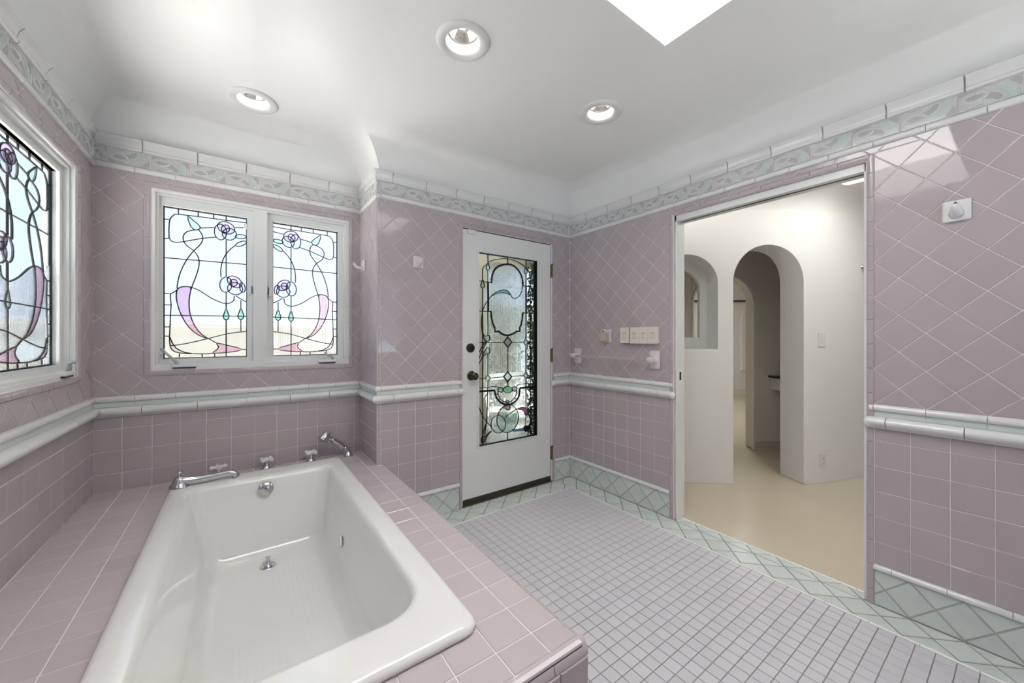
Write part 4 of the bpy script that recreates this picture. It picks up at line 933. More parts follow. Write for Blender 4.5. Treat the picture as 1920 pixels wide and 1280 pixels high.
# plain window in the wall behind the viewer (its daylight shows in the glossy tiles)
RF = Frame((0, YB, 0), (-1, 0, 0), Z)
w4 = empty('window_4', RF.p(-1.7, .95), label='plain white window in the wall behind the viewer', cat='window', kind='structure')
obj('frame', cat(ring(RF, -2.15, -1.25, .95, 2.20, .04, -.09, .01), fbox(RF, -1.72, -1.68, .97, 2.18, -.08, -.01)), 'white_paint', w4)
for a, b in ((-2.11, -1.72), (-1.68, -1.29)): obj('pane', fbox(RF, a, b, .99, 2.16, -.05, -.045), 'g_clear', w4)
# ------------------------------------------------------------ tub deck
deck = empty('bathtub_deck', (.1, 1.7, 0), label='raised lavender tiled deck around the white bathtub', cat='tub deck')
TX0, TX1, TY0, TY1 = -.295, .535, .885, 2.665
hole = (TX0+.02, TX1-.02, TY0+.02, TY1-.02)
obj('deck_core', cat(plate(DECK, XL-.03, .735, .70, 2.42, [hole], -.05, G), plate(DECK, XL-.03, XP+.002, 2.42, YW+.0, [hole], -.05, G),
                     box(XL-.03, .735, .70, .78, 0, ZD-.01), box(.655, .735, .78, 2.40, 0, ZD-.01)), 'grout', deck)
OFF = org(deck)
def under(o): pass
class Sub(Frame):
    pass
def local(fr):          # same frame expressed relative to the deck's own origin
    return Frame(fr.O-OFF, fr.U, fr.V)
dh = (TX0+.012, TX1-.012, TY0+.012, TY1-.012)
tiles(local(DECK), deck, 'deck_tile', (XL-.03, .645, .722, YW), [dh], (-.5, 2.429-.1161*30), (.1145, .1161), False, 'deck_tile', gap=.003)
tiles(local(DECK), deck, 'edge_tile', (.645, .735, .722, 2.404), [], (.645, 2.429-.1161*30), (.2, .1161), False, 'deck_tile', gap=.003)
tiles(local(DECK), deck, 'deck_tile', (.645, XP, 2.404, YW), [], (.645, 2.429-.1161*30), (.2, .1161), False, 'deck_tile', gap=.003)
q = [(-.014+.016*cos(t), -.016+.016*sin(t)) for t in [math.radians(a) for a in (90, 67, 45, 22, 0)]]
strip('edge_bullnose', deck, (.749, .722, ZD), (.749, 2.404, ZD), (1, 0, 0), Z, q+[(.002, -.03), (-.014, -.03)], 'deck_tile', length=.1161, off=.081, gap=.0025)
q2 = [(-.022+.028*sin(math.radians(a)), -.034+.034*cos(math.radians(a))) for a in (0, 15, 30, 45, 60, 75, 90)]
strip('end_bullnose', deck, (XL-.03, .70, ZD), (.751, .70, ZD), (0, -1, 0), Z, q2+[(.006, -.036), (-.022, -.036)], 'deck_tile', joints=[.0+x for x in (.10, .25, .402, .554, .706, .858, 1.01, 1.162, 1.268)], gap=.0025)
tiles(local(NEAR), deck, 'face_tile', (XL-.03, .748, .0, ZD-.036), [], (.649, ZD-.036-.1163*10), (.1145, .1163), False, 'mauve_tile', gap=.003)
tiles(local(SIDE), deck, 'face_tile', (.70, 2.404, .163, ZD-.032), [], (2.429-.1161*30, ZD-.032-.1163*10), (.1161, .1163), False, 'mauve_tile', gap=.003)
tiles(local(SIDE), deck, 'base_tile', (.70, 2.404, .0, .163), [], (.08, .002), (.1556, .159), True, 'green_tile', gap=.004)

# ------------------------------------------------------------ bathtub
tub = empty('bathtub', (.12, 1.77, .05), label='white enamel drop-in bathtub set in the tiled deck', cat='bathtub')
def rr(x0, x1, y0, y1, r, z, n=8):
    r = r if isinstance(r, (list, tuple)) else (r,)*4     # corners: x1y1, x0y1, x0y0, x1y0
    o = []
    for (cx, cy, a, q) in ((x1-r[0], y1-r[0], 0, r[0]), (x0+r[1], y1-r[1], 90, r[1]), (x0+r[2], y0+r[2], 180, r[2]), (x1-r[3], y0+r[3], 270, r[3])):
        for i in range(n+1): t = math.radians(a+90*i/n); o.append((cx+q*cos(t), cy+q*sin(t), z))
    return o
IX0, IX1, IY0, IY1 = -.205, .440, 1.040, 2.515
rings = [rr(TX0+.012, TX1-.012, TY0+.012, TY1-.012, .035, ZD+.001), rr(TX0, TX1, TY0, TY1, .045, ZD+.005), rr(TX0-.001, TX1+.001, TY0-.001, TY1+.001, .045, ZD+.014),
         rr(TX0+.004, TX1-.004, TY0+.004, TY1-.004, .045, ZD+.024), rr(TX0+.014, TX1-.014, TY0+.014, TY1-.014, .04, ZD+.030), rr(TX0+.028, TX1-.028, TY0+.028, TY1-.028, .035, ZD+.031)]
cr_ = (.055, .055, .12, .12)
def basin(d, z, k=0):   # d: how far down the walls have moved in: x0,x1,y0,y1
    return rr(IX0+d[0], IX1-d[1], IY0+d[2], IY1-d[3], [c+k for c in cr_], z)
rings += [basin((-.022, -.022, -.026, -.030), ZD+.030, .02), basin((-.010, -.010, -.012, -.014), ZD+.027, .01), basin((-.002, -.002, -.002, -.003), ZD+.018, .004), basin((.003, .003, .006, .003), ZD+.005)]
zb = .065
for f in (.15, .35, .55, .75, .88):
    s = f
    rings.append(basin((.003+.075*s, .003+.052*s, .006+.21*s, .003+.085*s), ZD+.005-(ZD+.005-zb)*f, .01*s))
rings += [basin((.088, .065, .235, .098), zb+.022, .012), basin((.104, .080, .262, .114), zb+.007, .012), basin((.130, .105, .295, .140), zb, .012)]
nb = len(rings[0]); V, F = [p for r in rings for p in r], []
for k in range(len(rings)-1):
    for i in range(nb):
        j = (i+1) % nb; F.append([k*nb+i, k*nb+j, (k+1)*nb+j, (k+1)*nb+i])
F.append([(len(rings)-1)*nb+i for i in range(nb)])
sh = obj('tub_shell', (V, F), 'enamel', tub, smooth=True)
# slip-resistant ribs on the tub floor
gs = []
for i in range(15):
    x = -.035+.024*i
    for j in range(22):
        y = 1.55+.034*j
        if (x-.13)**2/.20**2+(y-1.9)**2/.42**2 < 1: gs.append(box(x-.0022, x+.0022, y-.012, y+.012, zb-.001, zb+.0005))
tag(obj('grip_ribs', cat(*gs), 'enamel', tub), kind='stuff')
ov = obj('overflow_plate', lathe([(.037, -.004), (.037, .004), (.034, .0075), (.001, .009)], 32, at((.119, 2.487, .400), (0, -1, .22))), 'chrome', tub, smooth=True, angle=50)
obj('overflow_screw', lathe([(.004, .0), (.004, .003), (.001, .0035)], 12, at(Vector((.119, 2.487, .400))+Vector((0, -1, .22)).normalized()*.0085, (0, -1, .22))), 'lead', ov, smooth=True)
dr = obj('drain_flange', lathe([(.001, .001), (.024, .001), (.028, .0035), (.036, .003), (.039, -.002)], 32, at((.119, 2.30, zb))), 'chrome', tub, smooth=True)
obj('drain_stopper', lathe([(.001, -.001), (.017, -.001), (.017, .012), (.026, .013), (.026, .018), (.022, .021), (.009, .022), (.008, .036), (.012, .038), (.012, .046), (.001, .048)], 28, at((.119, 2.30, zb+.002))), 'chrome', tub, smooth=True, angle=35)
for p, d in (((.398, 1.99, .235), (-1, 0, .1)), ((-.171, 1.80, .235), (1, 0, .1))):
    obj('jet', lathe([(.026, -.006), (.026, .0015), (.022, .003), (.012, .0015), (.001, .001)], 24, at(p, d)), 'enamel', tub, smooth=True)

# ------------------------------------------------------------ tub filler
sp = empty('tub_spout', (-.25, 2.595, ZD+.031), label='chrome tub spout with long low arm at the rim corner', cat='tub spout')
zr = ZD+.031; sy = 2.595
obj('spout_base', lathe([(.043, 0), (.043, .005), (.038, .010), (.031, .024), (.024, .040), (.019, .049), (.012, .052)], 28, at((-.25, sy, zr)), True, True), 'chrome', sp, smooth=True, angle=45)
body = [(-.268, sy, zr+.028), (-.235, sy, zr+.026), (-.18, sy, zr+.021), (-.12, sy, zr+.021), (-.07, sy, zr+.026), (-.040, sy, zr+.027), (-.022, sy-.001, zr+.020), (-.016, sy-.002, zr+.004)]
obj('spout_arm', tube(spline(body, 5), [.018]+[.025-.0003*i for i in range(5)]+[.0232-.0005*i for i in range(15)]+[.016+.0002*i for i in range(15)], 16), 'chrome', sp, smooth=True, angle=60)
obj('diverter_knob', lathe([(.010, 0), (.008, .008), (.007, .011), (.013, .016), (.0155, .021), (.014, .027), (.001, .029)], 20, at((-.252, sy, zr+.052))), 'chrome', sp, smooth=True)
def tap(x, y, ang, label):
    t = empty('tap_handle', (x, y, ZD), label=label, cat='tap', group='cross-handled taps behind the tub')
    obj('escutcheon', lathe([(.030, 0), (.030, .004), (.024, .009), (.017, .020), (.013, .032), (.012, .042), (.009, .048)], 24, at((x, y, ZD)), True, True), 'chrome', t, smooth=True, angle=45)
    z = ZD+.060
    for k in range(4):
        a = math.radians(ang+90*k); d = Vector((cos(a), sin(a), .02))
        c = Vector((x, y, z))
        obj('handle_arm', tube([c+d*.004, c+d*.010, c+d*.018, c+d*.027, c+d*.035, c+d*.041], [.0125, .011, .009, .0115, .0125, .007], 14), 'ceramic', t, smooth=True)
    obj('handle_hub', lathe([(.009, -.016), (.016, -.010), (.017, .007), (.011, .013), (.001, .014)], 20, at((x, y, z))), 'ceramic', t, smooth=True)
    obj('finial', lathe([(.007, 0), (.005, .004), (.006, .007), (.001, .010)], 14, at((x, y, z+.011))), 'chrome', t, smooth=True)
tap(-.096, 2.742, 10, 'white ceramic cross tap behind the chrome spout')
tap(.135, 2.742, 50, 'white ceramic cross tap on chrome stem above the overflow plate')
tap(.376, 2.742, 48, 'white ceramic cross tap nearest the hand shower')
hs = empty('hand_shower', (.602, 2.735, ZD), label='chrome hand shower leaning in its holder on the deck', cat='hand shower')
obj('holder', lathe([(.030, 0), (.030, .004), (.026, .012), (.018, .024), (.012, .036), (.010, .044)], 24, at((.602, 2.735, ZD)), True, True), 'chrome', hs, smooth=True, angle=45)
h0, h1 = Vector((.600, 2.735, ZD+.040)), Vector((.470, 2.725, .582))
dv = h1-h0
obj('cradle', tube([h0-dv*.04, h0+dv*.03, h0+dv*.10, h0+dv*.17, h0+dv*.20], [.013, .017, .015, .018, .013], 16), 'chrome', hs, smooth=True)
hd = obj('shower_handle', tube([h0+dv*x for x in (.17, .22, .24, .30, .55, .74, .76, .79, .81, .95, 1.0)], [.012, .015, .019, .0195, .020, .019, .013, .015, .011, .012, .013], 18), 'chrome', hs, smooth=True, angle=50)
hdv = Vector((-.62, -.18, -.75))
obj('shower_head', lathe([(.001, -.032), (.018, -.030), (.026, -.018), (.029, .004), (.036, .024), (.039, .030), (.036, .032), (.001, .028)], 28, at(h1+Vector((-.012, 0, .004)), hdv)), 'chrome', hs, smooth=True, angle=40)

# ------------------------------------------------------------ ceiling lamps
def lamp(x, y, label):
    t = empty('recessed_light', (x, y, ZC), label=label, cat='ceiling light', group='recessed ceiling lights')
    D_ = Matrix.Translation((x, y, ZC)) @ Matrix.Rotation(pi, 4, 'X')
    obj('trim_ring', lathe([(.114, -.001), (.113, .005), (.105, .011), (.092, .013), (.078, .009), (.070, .002), (.067, -.012)], 40, D_), 'white_paint', t, smooth=True)
    obj('baffle', lathe([(.067, -.010), (.064, -.045), (.064, -.12), (.001, -.12)], 32, D_), 'white_paint', t, smooth=True)
    obj('bulb_rim', lathe([(.0575, -.0415), (.0585, -.038), (.0615, -.037), (.0615, -.06)], 32, D_), 'metal_gasket', t, smooth=True)
    obj('reflector', lathe([(.020, -.074), (.034, -.066), (.047, -.053), (.0575, -.040)], 24, D_), 'reflector', t)
    obj('bulb_lens', lathe([(.001, -.058), (.010, -.059), (.018, -.064), (.021, -.075)], 24, D_), 'lamp_lens', t, smooth=True)
lamp(*LAMPS[0], 'recessed ceiling light with white ring, nearest and largest in view')
lamp(*LAMPS[1], 'recessed ceiling light with white ring near the doorway wall')
lamp(*LAMPS[2], 'recessed ceiling light over the bathtub alcove')

# ------------------------------------------------------------ wall fittings
tb = empty('towel_bar', RIGHT.p(.48, 1.08), label='clear towel bar on pale ceramic posts below the switches', cat='towel bar')
for u in (YD-2.315, YD-1.568):
    ps = obj('post', cat(fgeo(RIGHT, rbox(u-.038, u+.038, 1.014, 1.142, .0, .016, .005)), tube([RIGHT.p(u, 1.078, .010), RIGHT.p(u, 1.078, .035), RIGHT.p(u, 1.080, .062), RIGHT.p(u, 1.080, .078)], [.030, .022, .020, .014], 18)), 'ceramic_pink', tb, smooth=True, angle=40)
    obj('end_cap', lathe([(.001, -.026), (.016, -.024), (.020, -.012), (.020, .012), (.016, .024), (.001, .026)], 18, at(RIGHT.p(u, 1.080, .066), RIGHT.U)), 'ceramic_pink', tb, smooth=True)
obj('bar', tube([RIGHT.p(YD-2.30, 1.080, .066), RIGHT.p(YD-1.585, 1.080, .066)], .0095, 16), 'g_acrylic', tb, smooth=True)
def square_hook(fr, u, v, s, label, m):
    t = empty('robe_hook', fr.p(u, v), label=label, cat='robe hook', group='ceramic robe hooks')
    obj('back_plate', fgeo(fr, rbox(u-s*.5, u+s*.5, v-s*.55, v+s*.55, 0, .014, .005)), m, t)
    obj('prong', tube([fr.p(u, v-s*.18, .006), fr.p(u, v-s*.12, .026), fr.p(u, v+s*.02, .046), fr.p(u, v+s*.22, .056), fr.p(u, v+s*.30, .054)], [s*.30, s*.24, s*.18, s*.13, s*.07], 14), m, t, smooth=True)
square_hook(RIGHT, YD-.187, 1.752, .078, 'white ceramic hook high on the wall right of the doorway', 'ceramic')
square_hook(BACK, .971, 1.739, .070, 'pale ceramic hook on the wall left of the door', 'ceramic_pink')
u, v = YW-2.700, 1.728
t = empty('robe_hook', RETURN.p(u, v), label='pink ceramic hook with curved prong on the narrow return wall', cat='robe hook', group='ceramic robe hooks')
obj('back_plate', fgeo(RETURN, rbox(u-.034, u+.034, v-.038, v+.038, 0, .014, .005)), 'ceramic_pink', t)
obj('prong', tube([RETURN.p(u, v-.016, .008), RETURN.p(u, v-.018, .030), RETURN.p(u, v-.010, .055), RETURN.p(u, v+.014, .070), RETURN.p(u, v+.022, .070)], [.014, .011, .0095, .008, .005], 14), 'ceramic_pink', t, smooth=True)
# control and switches
uc, vc = YD-2.0, 1.248
t = empty('wall_control', RIGHT.p(uc, vc), label='small beige wall control with tilted cover above the towel bar', cat='wall control')
obj('plate', fgeo(RIGHT, rbox(uc-.038, uc+.043, vc-.053, vc+.053, 0, .010, .003)), 'ceramic_pink', t)
obj('cover', fgeo(RIGHT, rbox(uc-.030, uc+.026, vc-.046, vc+.030, .008, .052, .005)), 'beige_plastic', t)
ds = obj('display', fgeo(RIGHT, rbox(uc-.028, uc+.024, vc+.026, vc+.046, .008, .046, .003)), 'label_white', t)
obj('display_mark', fgeo(RIGHT, box(uc-.018, uc+.008, vc+.032, vc+.039, .0455, .0468)), 'lead', ds)
obj('cover_mark', fgeo(RIGHT, box(uc-.010, uc+.010, vc-.041, vc-.039, .0515, .0526)), 'lead', t)
def switch_plate(u0, u1, v0, v1, n, label):
    t = empty('switch_plate', RIGHT.p((u0+u1)/2, v0), label=label, cat='light switch', group='almond switches beside the doorway')
    w = (u1-u0)/n
    obj('box', fgeo(RIGHT, rbox(u0+.003, u1-.003, v0+.003, v1-.003, 0, .024, .003)), 'almond', t)
    for i in range(n):
        a = u0+w*i; c = a+w*.5; vm = (v0+v1)/2
        p = obj('cover_plate', fgeo(RIGHT, rbox(a+.0006, a+w-.0006, v0, v1, .022, .030, .002)), 'almond', t)
        obj('recess', fgeo(RIGHT, box(c-.0135, c+.0135, vm-.020, vm+.020, .0295, .0302)), 'beige_plastic', p)
        obj('slide', fgeo(RIGHT, rbox(c-.007, c+.0125, vm-.018, vm+.011, .030, .038, .002)), 'almond', p)
        obj('slide_slot', fgeo(RIGHT, box(c-.0105, c-.0075, vm-.016, vm+.012, .0302, .0308)), 'rubber', p)
switch_plate(YD-1.854, YD-1.772, 1.193, 1.310, 1, 'single almond dimmer switch left of the triple switch')
switch_plate(YD-1.764, YD-1.536, 1.190, 1.311, 3, 'triple almond switch plate nearest the doorway')
# ------------------------------------------------------------ hall beyond the doorway
def path_fn(pts, n=16):
    P = spline(pts, n); S = [0]
    for a, b in zip(P, P[1:]): S.append(S[-1]+math.dist(a, b))
    def f(s):
        s = min(max(s, 0), S[-1])
        for i in range(len(P)-1):
            if s <= S[i+1]+1e-9:
                t = (s-S[i])/(S[i+1]-S[i]); x = P[i][0]+(P[i+1][0]-P[i][0])*t; y = P[i][1]+(P[i+1][1]-P[i][1])*t
                a, b = P[max(i-2, 0)], P[min(i+3, len(P)-1)]; d = Vector((b[0]-a[0], b[1]-a[1], 0)).normalized()
                return Vector((x, y, 0)), Vector((d.y, -d.x, 0))
    def s_of(x, y): return min(range(len(P)), key=lambda i: math.dist(P[i], (x, y))) and S[min(range(len(P)), key=lambda i: math.dist(P[i], (x, y)))]
    return f, S[-1], s_of
def arch_wall(f, L, holes, d0, d1, z0, z1, step=.06):
    """wall along a path, d = distance behind the face; holes (s0,s1,zbottom,zspring,rise)"""
    ss = {0.0, L}
    for i in range(1, int(L/step)): ss.add(L*i/int(L/step))
    for a, b, *_ in holes:
        ss = {s for s in ss if not (a-.01 < s < b+.01)}
        for i in range(25): ss.add((a+b)/2-(b-a)/2*cos(pi*i/24))
    ss = sorted(ss); V, F = [], []
    P = lambda s, z, d: f(s)[0]-f(s)[1]*d+Vector((0, 0, z))
    def q(*p):
        k = len(V); V.extend(P(*x) for x in p); F.append([k, k+1, k+2, k+3])
    def top(h, s):
        c, r = (h[0]+h[1])/2, (h[1]-h[0])/2; t = max(0, 1-((s-c)/r)**2); return h[3]+h[4]*math.sqrt(t)
    for a, b in zip(ss, ss[1:]):
        m = (a+b)/2; h = next((x for x in holes if x[0] < m < x[1]), None)
        bands = [((z0, z0), (z1, z1))] if not h else [((top(h, a), top(h, b)), (z1, z1))]+([((z0, z0), (h[2], h[2]))] if h[2] > z0 else [])
        for lo, hi in bands:
            q((a, lo[0], d0), (b, lo[1], d0), (b, hi[1], d0), (a, hi[0], d0)); q((a, lo[0], d1), (a, hi[0], d1), (b, hi[1], d1), (b, lo[1], d1))
            q((a, hi[0], d0), (b, hi[1], d0), (b, hi[1], d1), (a, hi[0], d1)); q((a, lo[0], d0), (a, lo[0], d1), (b, lo[1], d1), (b, lo[1], d0))
    for h in holes:
        for s in (h[0], h[1]): q((s, h[2], d0), (s, h[2], d1), (s, h[3], d1), (s, h[3], d0))
    for s in (0, L): q((s, z0, d0), (s, z0, d1), (s, z1, d1), (s, z1, d0))
    return V, F
f1, L1, so = path_fn([(2.62, 2.11), (3.09, 1.727), (3.38, 1.49), (3.62, 1.305), (3.847, 1.137), (4.114, 1.016), (4.503, .889), (5.2, .70)])
sA, sB = so(3.38, 1.49), so(3.847, 1.137)
sN = so(3.285, 1.575)
ZH = 2.47
def soft(o, w, seg=4, ang=50):
    m = o.modifiers.new('soft_edges', 'BEVEL'); m.width = w; m.segments = seg; m.limit_method = 'ANGLE'; m.angle_limit = math.radians(ang); m.harden_normals = False
wh = obj('wall_hall', arch_wall(f1, L1, [(sA, sB, 0, 1.70, .316), (sN-.50, sN, 1.133, 1.69, .25)], 0, .20, 0, ZH), 'wall_cream', smooth=True, clean=True)
wh.data.set_sharp_from_angle(angle=math.radians(35)); soft(wh, .022)
tag(wh, 'cream plaster hall wall with arched opening and arched niche', 'wall', kind='structure')
wb = obj('wall_niche', arch_wall(f1, L1, [(sA-.004, sB+.004, 0, 1.70, .32), (sN-.43, sN-.065, 1.235, 1.66, .19)], .201, .25, 0, ZH), 'wall_cream', smooth=True, clean=True)
wb.data.set_sharp_from_angle(angle=math.radians(35))
tag(wb, 'cream plaster back of the niche with a small arched opening', 'wall', kind='structure')
# cove where the hall wall turns into the ceiling
V, F = [], []
for i in range(41):
    p, n = f1(L1*i/40)
    for k in range(7):
        a = pi/2*k/6; V.append(p+n*(.16*(1-cos(a)))+Vector((0, 0, ZH-.16+.16*sin(a))))
for i in range(40):
    for k in range(6): F.append([7*i+k, 7*i+k+1, 7*i+8+k, 7*i+7+k])
tag(obj('trim_2', (V, F), 'wall_cream', smooth=True), 'cream plaster cove above the hall arches', 'cove', kind='structure')
HP = [(2.4605, -1.2), (10.6, -1.2), (10.6, 6.4), (7.7, 5.1), (2.60, 2.42), (2.4605, 2.42)]
HPF = Frame((0, 0, 0), (1, 0, 0), (0, 1, 0))
fh = tag(obj('floor_hall', prism(HPF, HP, -.08, -.0005), 'hall_floor'), 'smooth beige hall floor seen through the doorway', 'floor', kind='structure')
S2 = (3.3, 4.0, -.5, .91)
ch = tag(obj('ceiling_hall', cat(plate(Frame((0, 0, ZH), (1, 0, 0), (0, 1, 0)), 2.505, 5.0, -1.2, 2.42, [S2], 0, .073), prism(HPF, [(5, -1.2), (10.6, -1.2), (10.6, 6.4), (7.7, 5.1), (2.60, 2.42), (5, 2.42)], ZH, ZH+.12)), 'wall_cream'), 'cream hall ceiling with a skylight', 'ceiling', kind='structure')
obj('skylight_diffuser', box(S2[0]-.02, S2[1]+.02, S2[2]-.02, S2[3]+.02, ZH+.075, ZH+.085), 'hall_dome', ch)
obj('far_fill_panel', box(5.9, 6.6, 2.75, 3.25, ZH-.02, ZH-.001), 'far_fill', ch)  # added glowing panel, out of view, to brighten the far room
for nm, b, lb in (('wall_hall_end', box(2.5, 6.5, -1.2, -1.1, 0, ZH), 'cream wall at the near end of the hall'),):
    tag(obj(nm, b, 'wall_cream'), lb, 'wall', kind='structure')
# vestibule wall with the second arch
VF = Frame((4.61, 1.82, 0), (.845, -.535, 0), Z)
fv = lambda s: (VF.p(s-1.75, 0, 0), VF.N)
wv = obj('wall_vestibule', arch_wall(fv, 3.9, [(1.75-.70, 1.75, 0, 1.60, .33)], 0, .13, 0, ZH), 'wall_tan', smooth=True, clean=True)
wv.data.set_sharp_from_angle(angle=math.radians(35)); soft(wv, .012, 3)
tag(wv, 'shaded plaster wall with a further arched doorway behind the hall', 'wall', kind='structure')
tag(obj('baseboard_vestibule', cat(fbox(VF, .012, 2.0, 0, .085, 0, .014), fbox(VF, .012, 2.0, 0, .03, .014, .03)), 'hall_floor'), 'beige coved baseboard under the vanity shelf', 'baseboard', kind='structure')
# arched casing of that doorway
ca = [(-.70-.0, 0), (-.70, 1.60)]+[(-.35-.35*cos(pi*i/20), 1.60+.33*sin(pi*i/20)) for i in range(1, 20)]+[(0, 1.60), (0, 0)]
tag(obj('trim_3', ribbon(VF, ca, .03, -.004, .012), 'white_paint'), 'thin pale casing round the further arch', 'door casing', kind='structure')
# vanity shelf
v = empty('vanity_shelf', VF.p(.5, .80, 0), label='small white vanity shelf with dark stone top behind the arch', cat='vanity')
obj('counter', fgeo(VF, rbox(.165, 1.3, .795, .818, 0, .30, .004)), 'granite', v)
obj('apron', fgeo(VF, rbox(.20, 1.28, .665, .794, 0, .27, .004)), 'white_paint', v)
dw = obj('drawer', fgeo(VF, rbox(.27, .70, .695, .775, .262, .282, .004)), 'white_paint', v)
obj('drawer_pull', fgeo(VF, rbox(.33, .40, .730, .748, .282, .300, .004)), 'brass_dark', dw)
obj('drawer_pull', fgeo(VF, rbox(.55, .62, .730, .748, .282, .300, .004)), 'brass_dark', dw)
obj('bracket', tube([VF.p(.22, .52, .15), VF.p(.225, .55, .16), VF.p(.25, .61, .17), VF.p(.30, .65, .18), VF.p(.42, .67, .18)], [.018, .018, .017, .018, .02], 10), 'white_paint', v, smooth=True)
def outlet(fr, u, v_, label, kind='outlet', s=1.0):
    t = empty('wall_'+kind, fr.p(u, v_), label=label, cat=kind)
    obj('cover_plate', fgeo(fr, rbox(u-.036*s, u+.036*s, v_-.058*s, v_+.058*s, 0, .006, .002)), 'ceramic', t)
    if kind == 'outlet':
        for dz in (-.02, .02):
            r = obj('receptacle', lathe([(.016*s, 0), (.016*s, .003), (.001, .003)], 18, at(fr.p(u, v_+dz*s, .006), fr.N)), 'ceramic', t)
            obj('slots', cat(fbox(fr, u-.007*s, u-.004*s, v_+dz*s-.001, v_+dz*s+.008*s, .0085, .0096), fbox(fr, u+.004*s, u+.007*s, v_+dz*s-.001, v_+dz*s+.008*s, .0085, .0096), fbox(fr, u-.002*s, u+.002*s, v_+dz*s-.009*s, v_+dz*s-.005*s, .0085, .0096)), 'black', r)
    else:
        sl = obj('toggle_slot', fbox(fr, u-.006*s, u+.006*s, v_-.013*s, v_+.013*s, .0055, .0066), 'beige_plastic', t)
        obj('toggle', tube([fr.p(u, v_, .004), fr.p(u, v_-.004, .012), fr.p(u, v_-.008, .020)], [.005, .0045, .004], 8), 'ceramic', t)
p_, n_ = f1(so(4.0, 1.075)); HF = Frame(p_, (-n_.y, n_.x, 0), Z)
outlet(HF, 0, 1.215, 'white toggle switch on the cream hall wall', 'switch'); outlet(HF, .012, .193, 'white outlet low on the cream hall wall')
outlet(VF, .345, .875, 'small white outlet above the dark vanity top', 'outlet')
t = empty('access_panel', VF.p(.32, .28), label='flush square access panel below the vanity shelf', cat='access panel')
obj('panel', fgeo(VF, rbox(.27, .40, .22, .345, 0, .006, .002)), 'wall_tan', t)
obj('screw', lathe([(.004, 0), (.004, .002), (.001, .002)], 10, at(VF.p(.30, .33, .006), VF.N)), 'lead', t)
# glass knob on the hall wall
p_, n_ = f1(so(4.475, .899)); 
t = empty('coat_peg', p_+Vector((0, 0, 1.862)), label='small shiny peg on the hall wall beside the door casing', cat='coat peg')
obj('rose', lathe([(.016, 0), (.016, .004), (.006, .008), (.006, .022)], 18, at(p_+Vector((0, 0, 1.862)), n_)), 'chrome', t, smooth=True)
obj('knob', lathe([(.006, .020), (.020, .028), (.026, .040), (.022, .052), (.010, .058), (.001, .058)], 12, at(p_+Vector((0, 0, 1.862)), n_)), 'chrome', t)

# far room with the arched window and the dark rail
FF = Frame((8.83, 3.69, 0), (.81, -.59, 0), Z)
ff = lambda s: (FF.p(s-2.2, 0, 0), FF.N)
wf = obj('wall_far', arch_wall(ff, 4.6, [(2.2+.02, 2.2+.72, .58, 1.60, .31)], 0, .15, 0, 2.47), 'wall_cream', smooth=True, clean=True)
wf.data.set_sharp_from_angle(angle=math.radians(35))
tag(wf, 'far cream wall with an arched window beyond both arches', 'wall', kind='structure')
tag(obj('baseboard_far', fbox(FF, -2.2, 2.4, 0, .12, 0, .02), 'wall_tan'), 'tan baseboard of the far room', 'baseboard', kind='structure')
w3 = empty('window_3', FF.p(.37, .58), label='narrow white arched window far beyond the hall arches', cat='window', kind='structure')
def archline(a, b, z0, zs, r): return [(a, z0), (a, zs)]+[((a+b)/2-(b-a)/2*cos(pi*i/20), zs+r*sin(pi*i/20)) for i in range(1, 20)]+[(b, zs), (b, z0)]
obj('casing', cat(ribbon(FF, archline(-.02, .76, .56, 1.60, .35), .07, -.01, .03), ribbon(FF, archline(.025, .715, .56, 1.60, .31), .04, -.06, .02), fbox(FF, -.06, .80, .53, .585, -.02, .05)), 'white_paint', w3)
obj('sash', ribbon(FF, archline(.09, .65, .60, 1.60, .265)+[(.09, .60)], .05, -.11, -.06), 'white_paint', w3)
obj('pane', prism(FF, archline(.10, .64, .60, 1.60, .255), -.09, -.085), 'g_clear', w3)
rd = obj('curtain_rail', tube([FF.p(-2.1, 2.02, .09), FF.p(2.3, 2.02, .09)], .017, 8), 'black')
tag(rd, 'black rail across the top of the far wall', 'rail')
for nm, g, lb in (('wall_wing_south', box(6.5, 10.6, -1.2, -1.1, 0, ZH), 'blank south wall of the hall wing'), ('wall_wing_east', box(10.6, 10.7, -1.2, 6.4, 0, ZH), 'blank east wall of the hall wing'),
                  ('wall_wing_north', fbox(Frame((10.6, 6.4, 0), (-.912, -.409, 0), Z), 0, 3.3, 0, ZH, 0, .1), 'blank north wall of the far room')):
    tag(obj(nm, g, 'wall_cream'), lb, 'wall', kind='structure')
# outer walls of the hall wing (the stucco side shows through the glass door)
EF = Frame((7.62, 5.12, 0), (-.885, -.465, 0), Z)
tag(obj('wall_wing', fbox(EF, -.4, 5.72, -.3, 2.9, -.08, 0.0), 'stucco'), 'cream stucco outside wall of the hall wing', 'wall', kind='structure')

# ------------------------------------------------------------ outdoors
tag(obj('bounce_ground', cat(box(-8, 1.0, 4.0, 6.4, -.2, -.09), box(-8, -1.25, -5.5, 4.0, -.2, -.09), box(-1.25, 2.45, -5.5, YB-1.0, -.2, -.09)), 'bounce_pale'), 'unseen pale ground added outside the windows to bounce sunlight indoors', 'bounce_ground', kind='structure')  # unseen pale ground, added to throw sunlight up through the windows onto the ceiling
tag(obj('floor_porch', box(1.0, 9, 2.56, 7.2, -.2, -.085), 'porch_stone'), 'grey stone porch floor outside the stained glass door', 'porch', kind='structure')
tag(obj('dark_ground_strip', cat(box(-1.25, 1.0, 2.97, 4.0, -.2, -.1), box(-1.25, -.77, -2.3, 2.97, -.2, -.1), box(-.77, 2.45, -2.3, YB-.11, -.2, -.1)), 'dark_ground'), 'unseen dark ground strip added to hold back bounce near the house', 'ground strip', kind='structure')  # unseen dark strip, added so bounced sun reaches deeper into the room
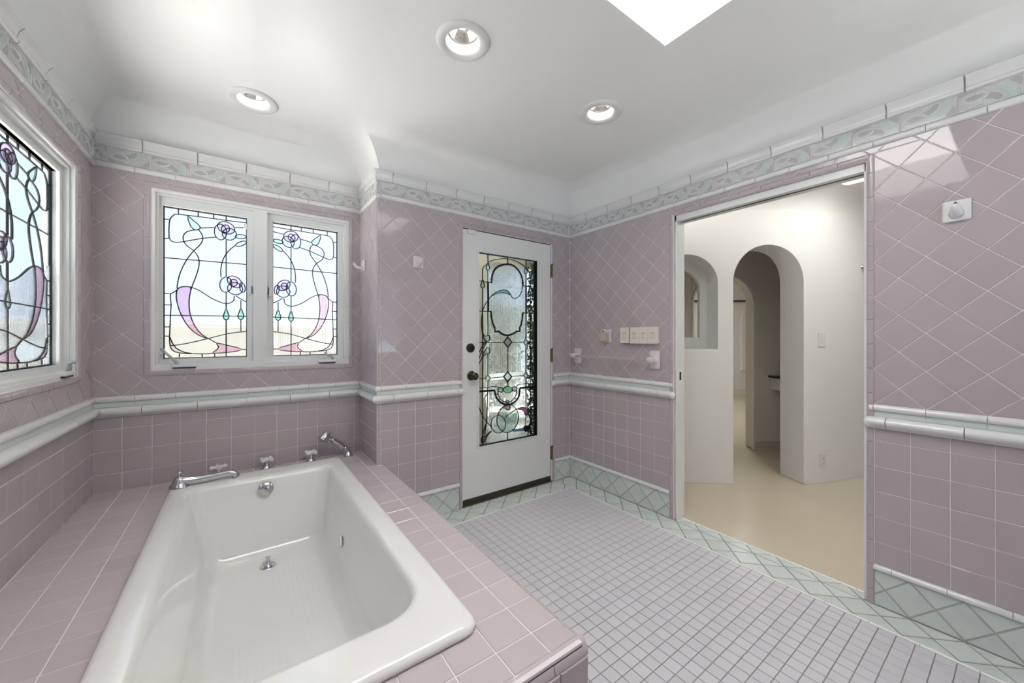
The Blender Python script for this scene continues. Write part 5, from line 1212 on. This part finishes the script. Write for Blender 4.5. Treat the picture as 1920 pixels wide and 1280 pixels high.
tag(obj('dim_ground_strip', box(-9, 9, 6.4, 9.0, -.2, -.1), 'dim_ground'), 'unseen dull ground strip added to cut bounce on the parapet', 'dim_ground', kind='structure')  # unseen duller ground, added so less bounced sun hits the parapet
pw = empty('parapet', (2, 9.1, -.1), label='beige stone parapet outside the double window', cat='parapet')
obj('parapet_wall', box(-9, 9, 9.0, 9.2, -3, 1.42), 'beige_stone', pw)
obj('coping', rbox(-9, 9, 8.96, 9.24, 1.42, 1.50, .01), 'beige_stone', pw)
po = empty('porch', (2.0, 3.85, -.1), label='porch with cream pier outside the stained glass door, roof and side wall added for shade', cat='porch')
obj('pier', rbox(1.62, 2.35, 3.74, 3.96, -.08, 2.74, .01), 'stucco', po)
obj('beam', rbox(2.35, 6.0, 3.76, 3.94, 2.10, 2.74, .01), 'stucco', po)
obj('shade_wall', box(1.0, 1.1, 2.6, 4.6, -.08, 2.75), 'stucco', po)  # unseen wall, added to block bounce from the pale ground
obj('shade_roof', box(.95, 6.2, 2.56, 5.4, 2.75, 2.85), 'stucco', po)  # added roof that keeps the sun off the ground outside the door
tag(obj('garden_wall', cat(box(1.35, 8, 5.9, 6.1, -.1, 1.75), box(1.35, 8, 5.86, 6.14, 1.75, 1.83)), 'grey_render'), 'blue grey garden wall beyond the porch', 'garden wall')
hd_ = empty('hedge', (2.98, 3.38, -.1), label='dark green hedge shrub outside the stained glass door', cat='hedge')
obj('stem', tube([(2.98, 3.38, -.1), (2.99, 3.37, .8), (2.97, 3.39, 1.7)], [.03, .024, .012], 8), 'bronze', hd_)
rnd = random.Random(3); V, F = [], []
for i in range(6500):
    a = rnd.uniform(0, 2*pi); z = rnd.uniform(0, 2.6); R_ = .30*math.sqrt(rnd.random())*(1-.35*(z/2.6)**2); c = Vector((2.98+R_*cos(a), 3.38+R_*sin(a), z))
    d = Vector((rnd.gauss(0, 1), rnd.gauss(0, 1), rnd.gauss(.3, 1))).normalized(); s_ = d.cross(Vector((rnd.gauss(0, 1), rnd.gauss(0, 1), rnd.gauss(0, 1)))).normalized()
    l, w_ = rnd.uniform(.04, .07), rnd.uniform(.012, .022); k = len(V)
    V += [c, c+d*l*.5+s_*w_, c+d*l, c+d*l*.5-s_*w_]; F.append([k, k+1, k+2, k+3])
tag(obj('leaves', (V, F), 'foliage', hd_), kind='stuff')
tag(obj('sea', box(-2500, 2500, -1500, 2500, -14.2, -14), 'sea'), 'pale blue sea below the windows', 'sea', kind='structure')
bpy.context.view_layer.update()
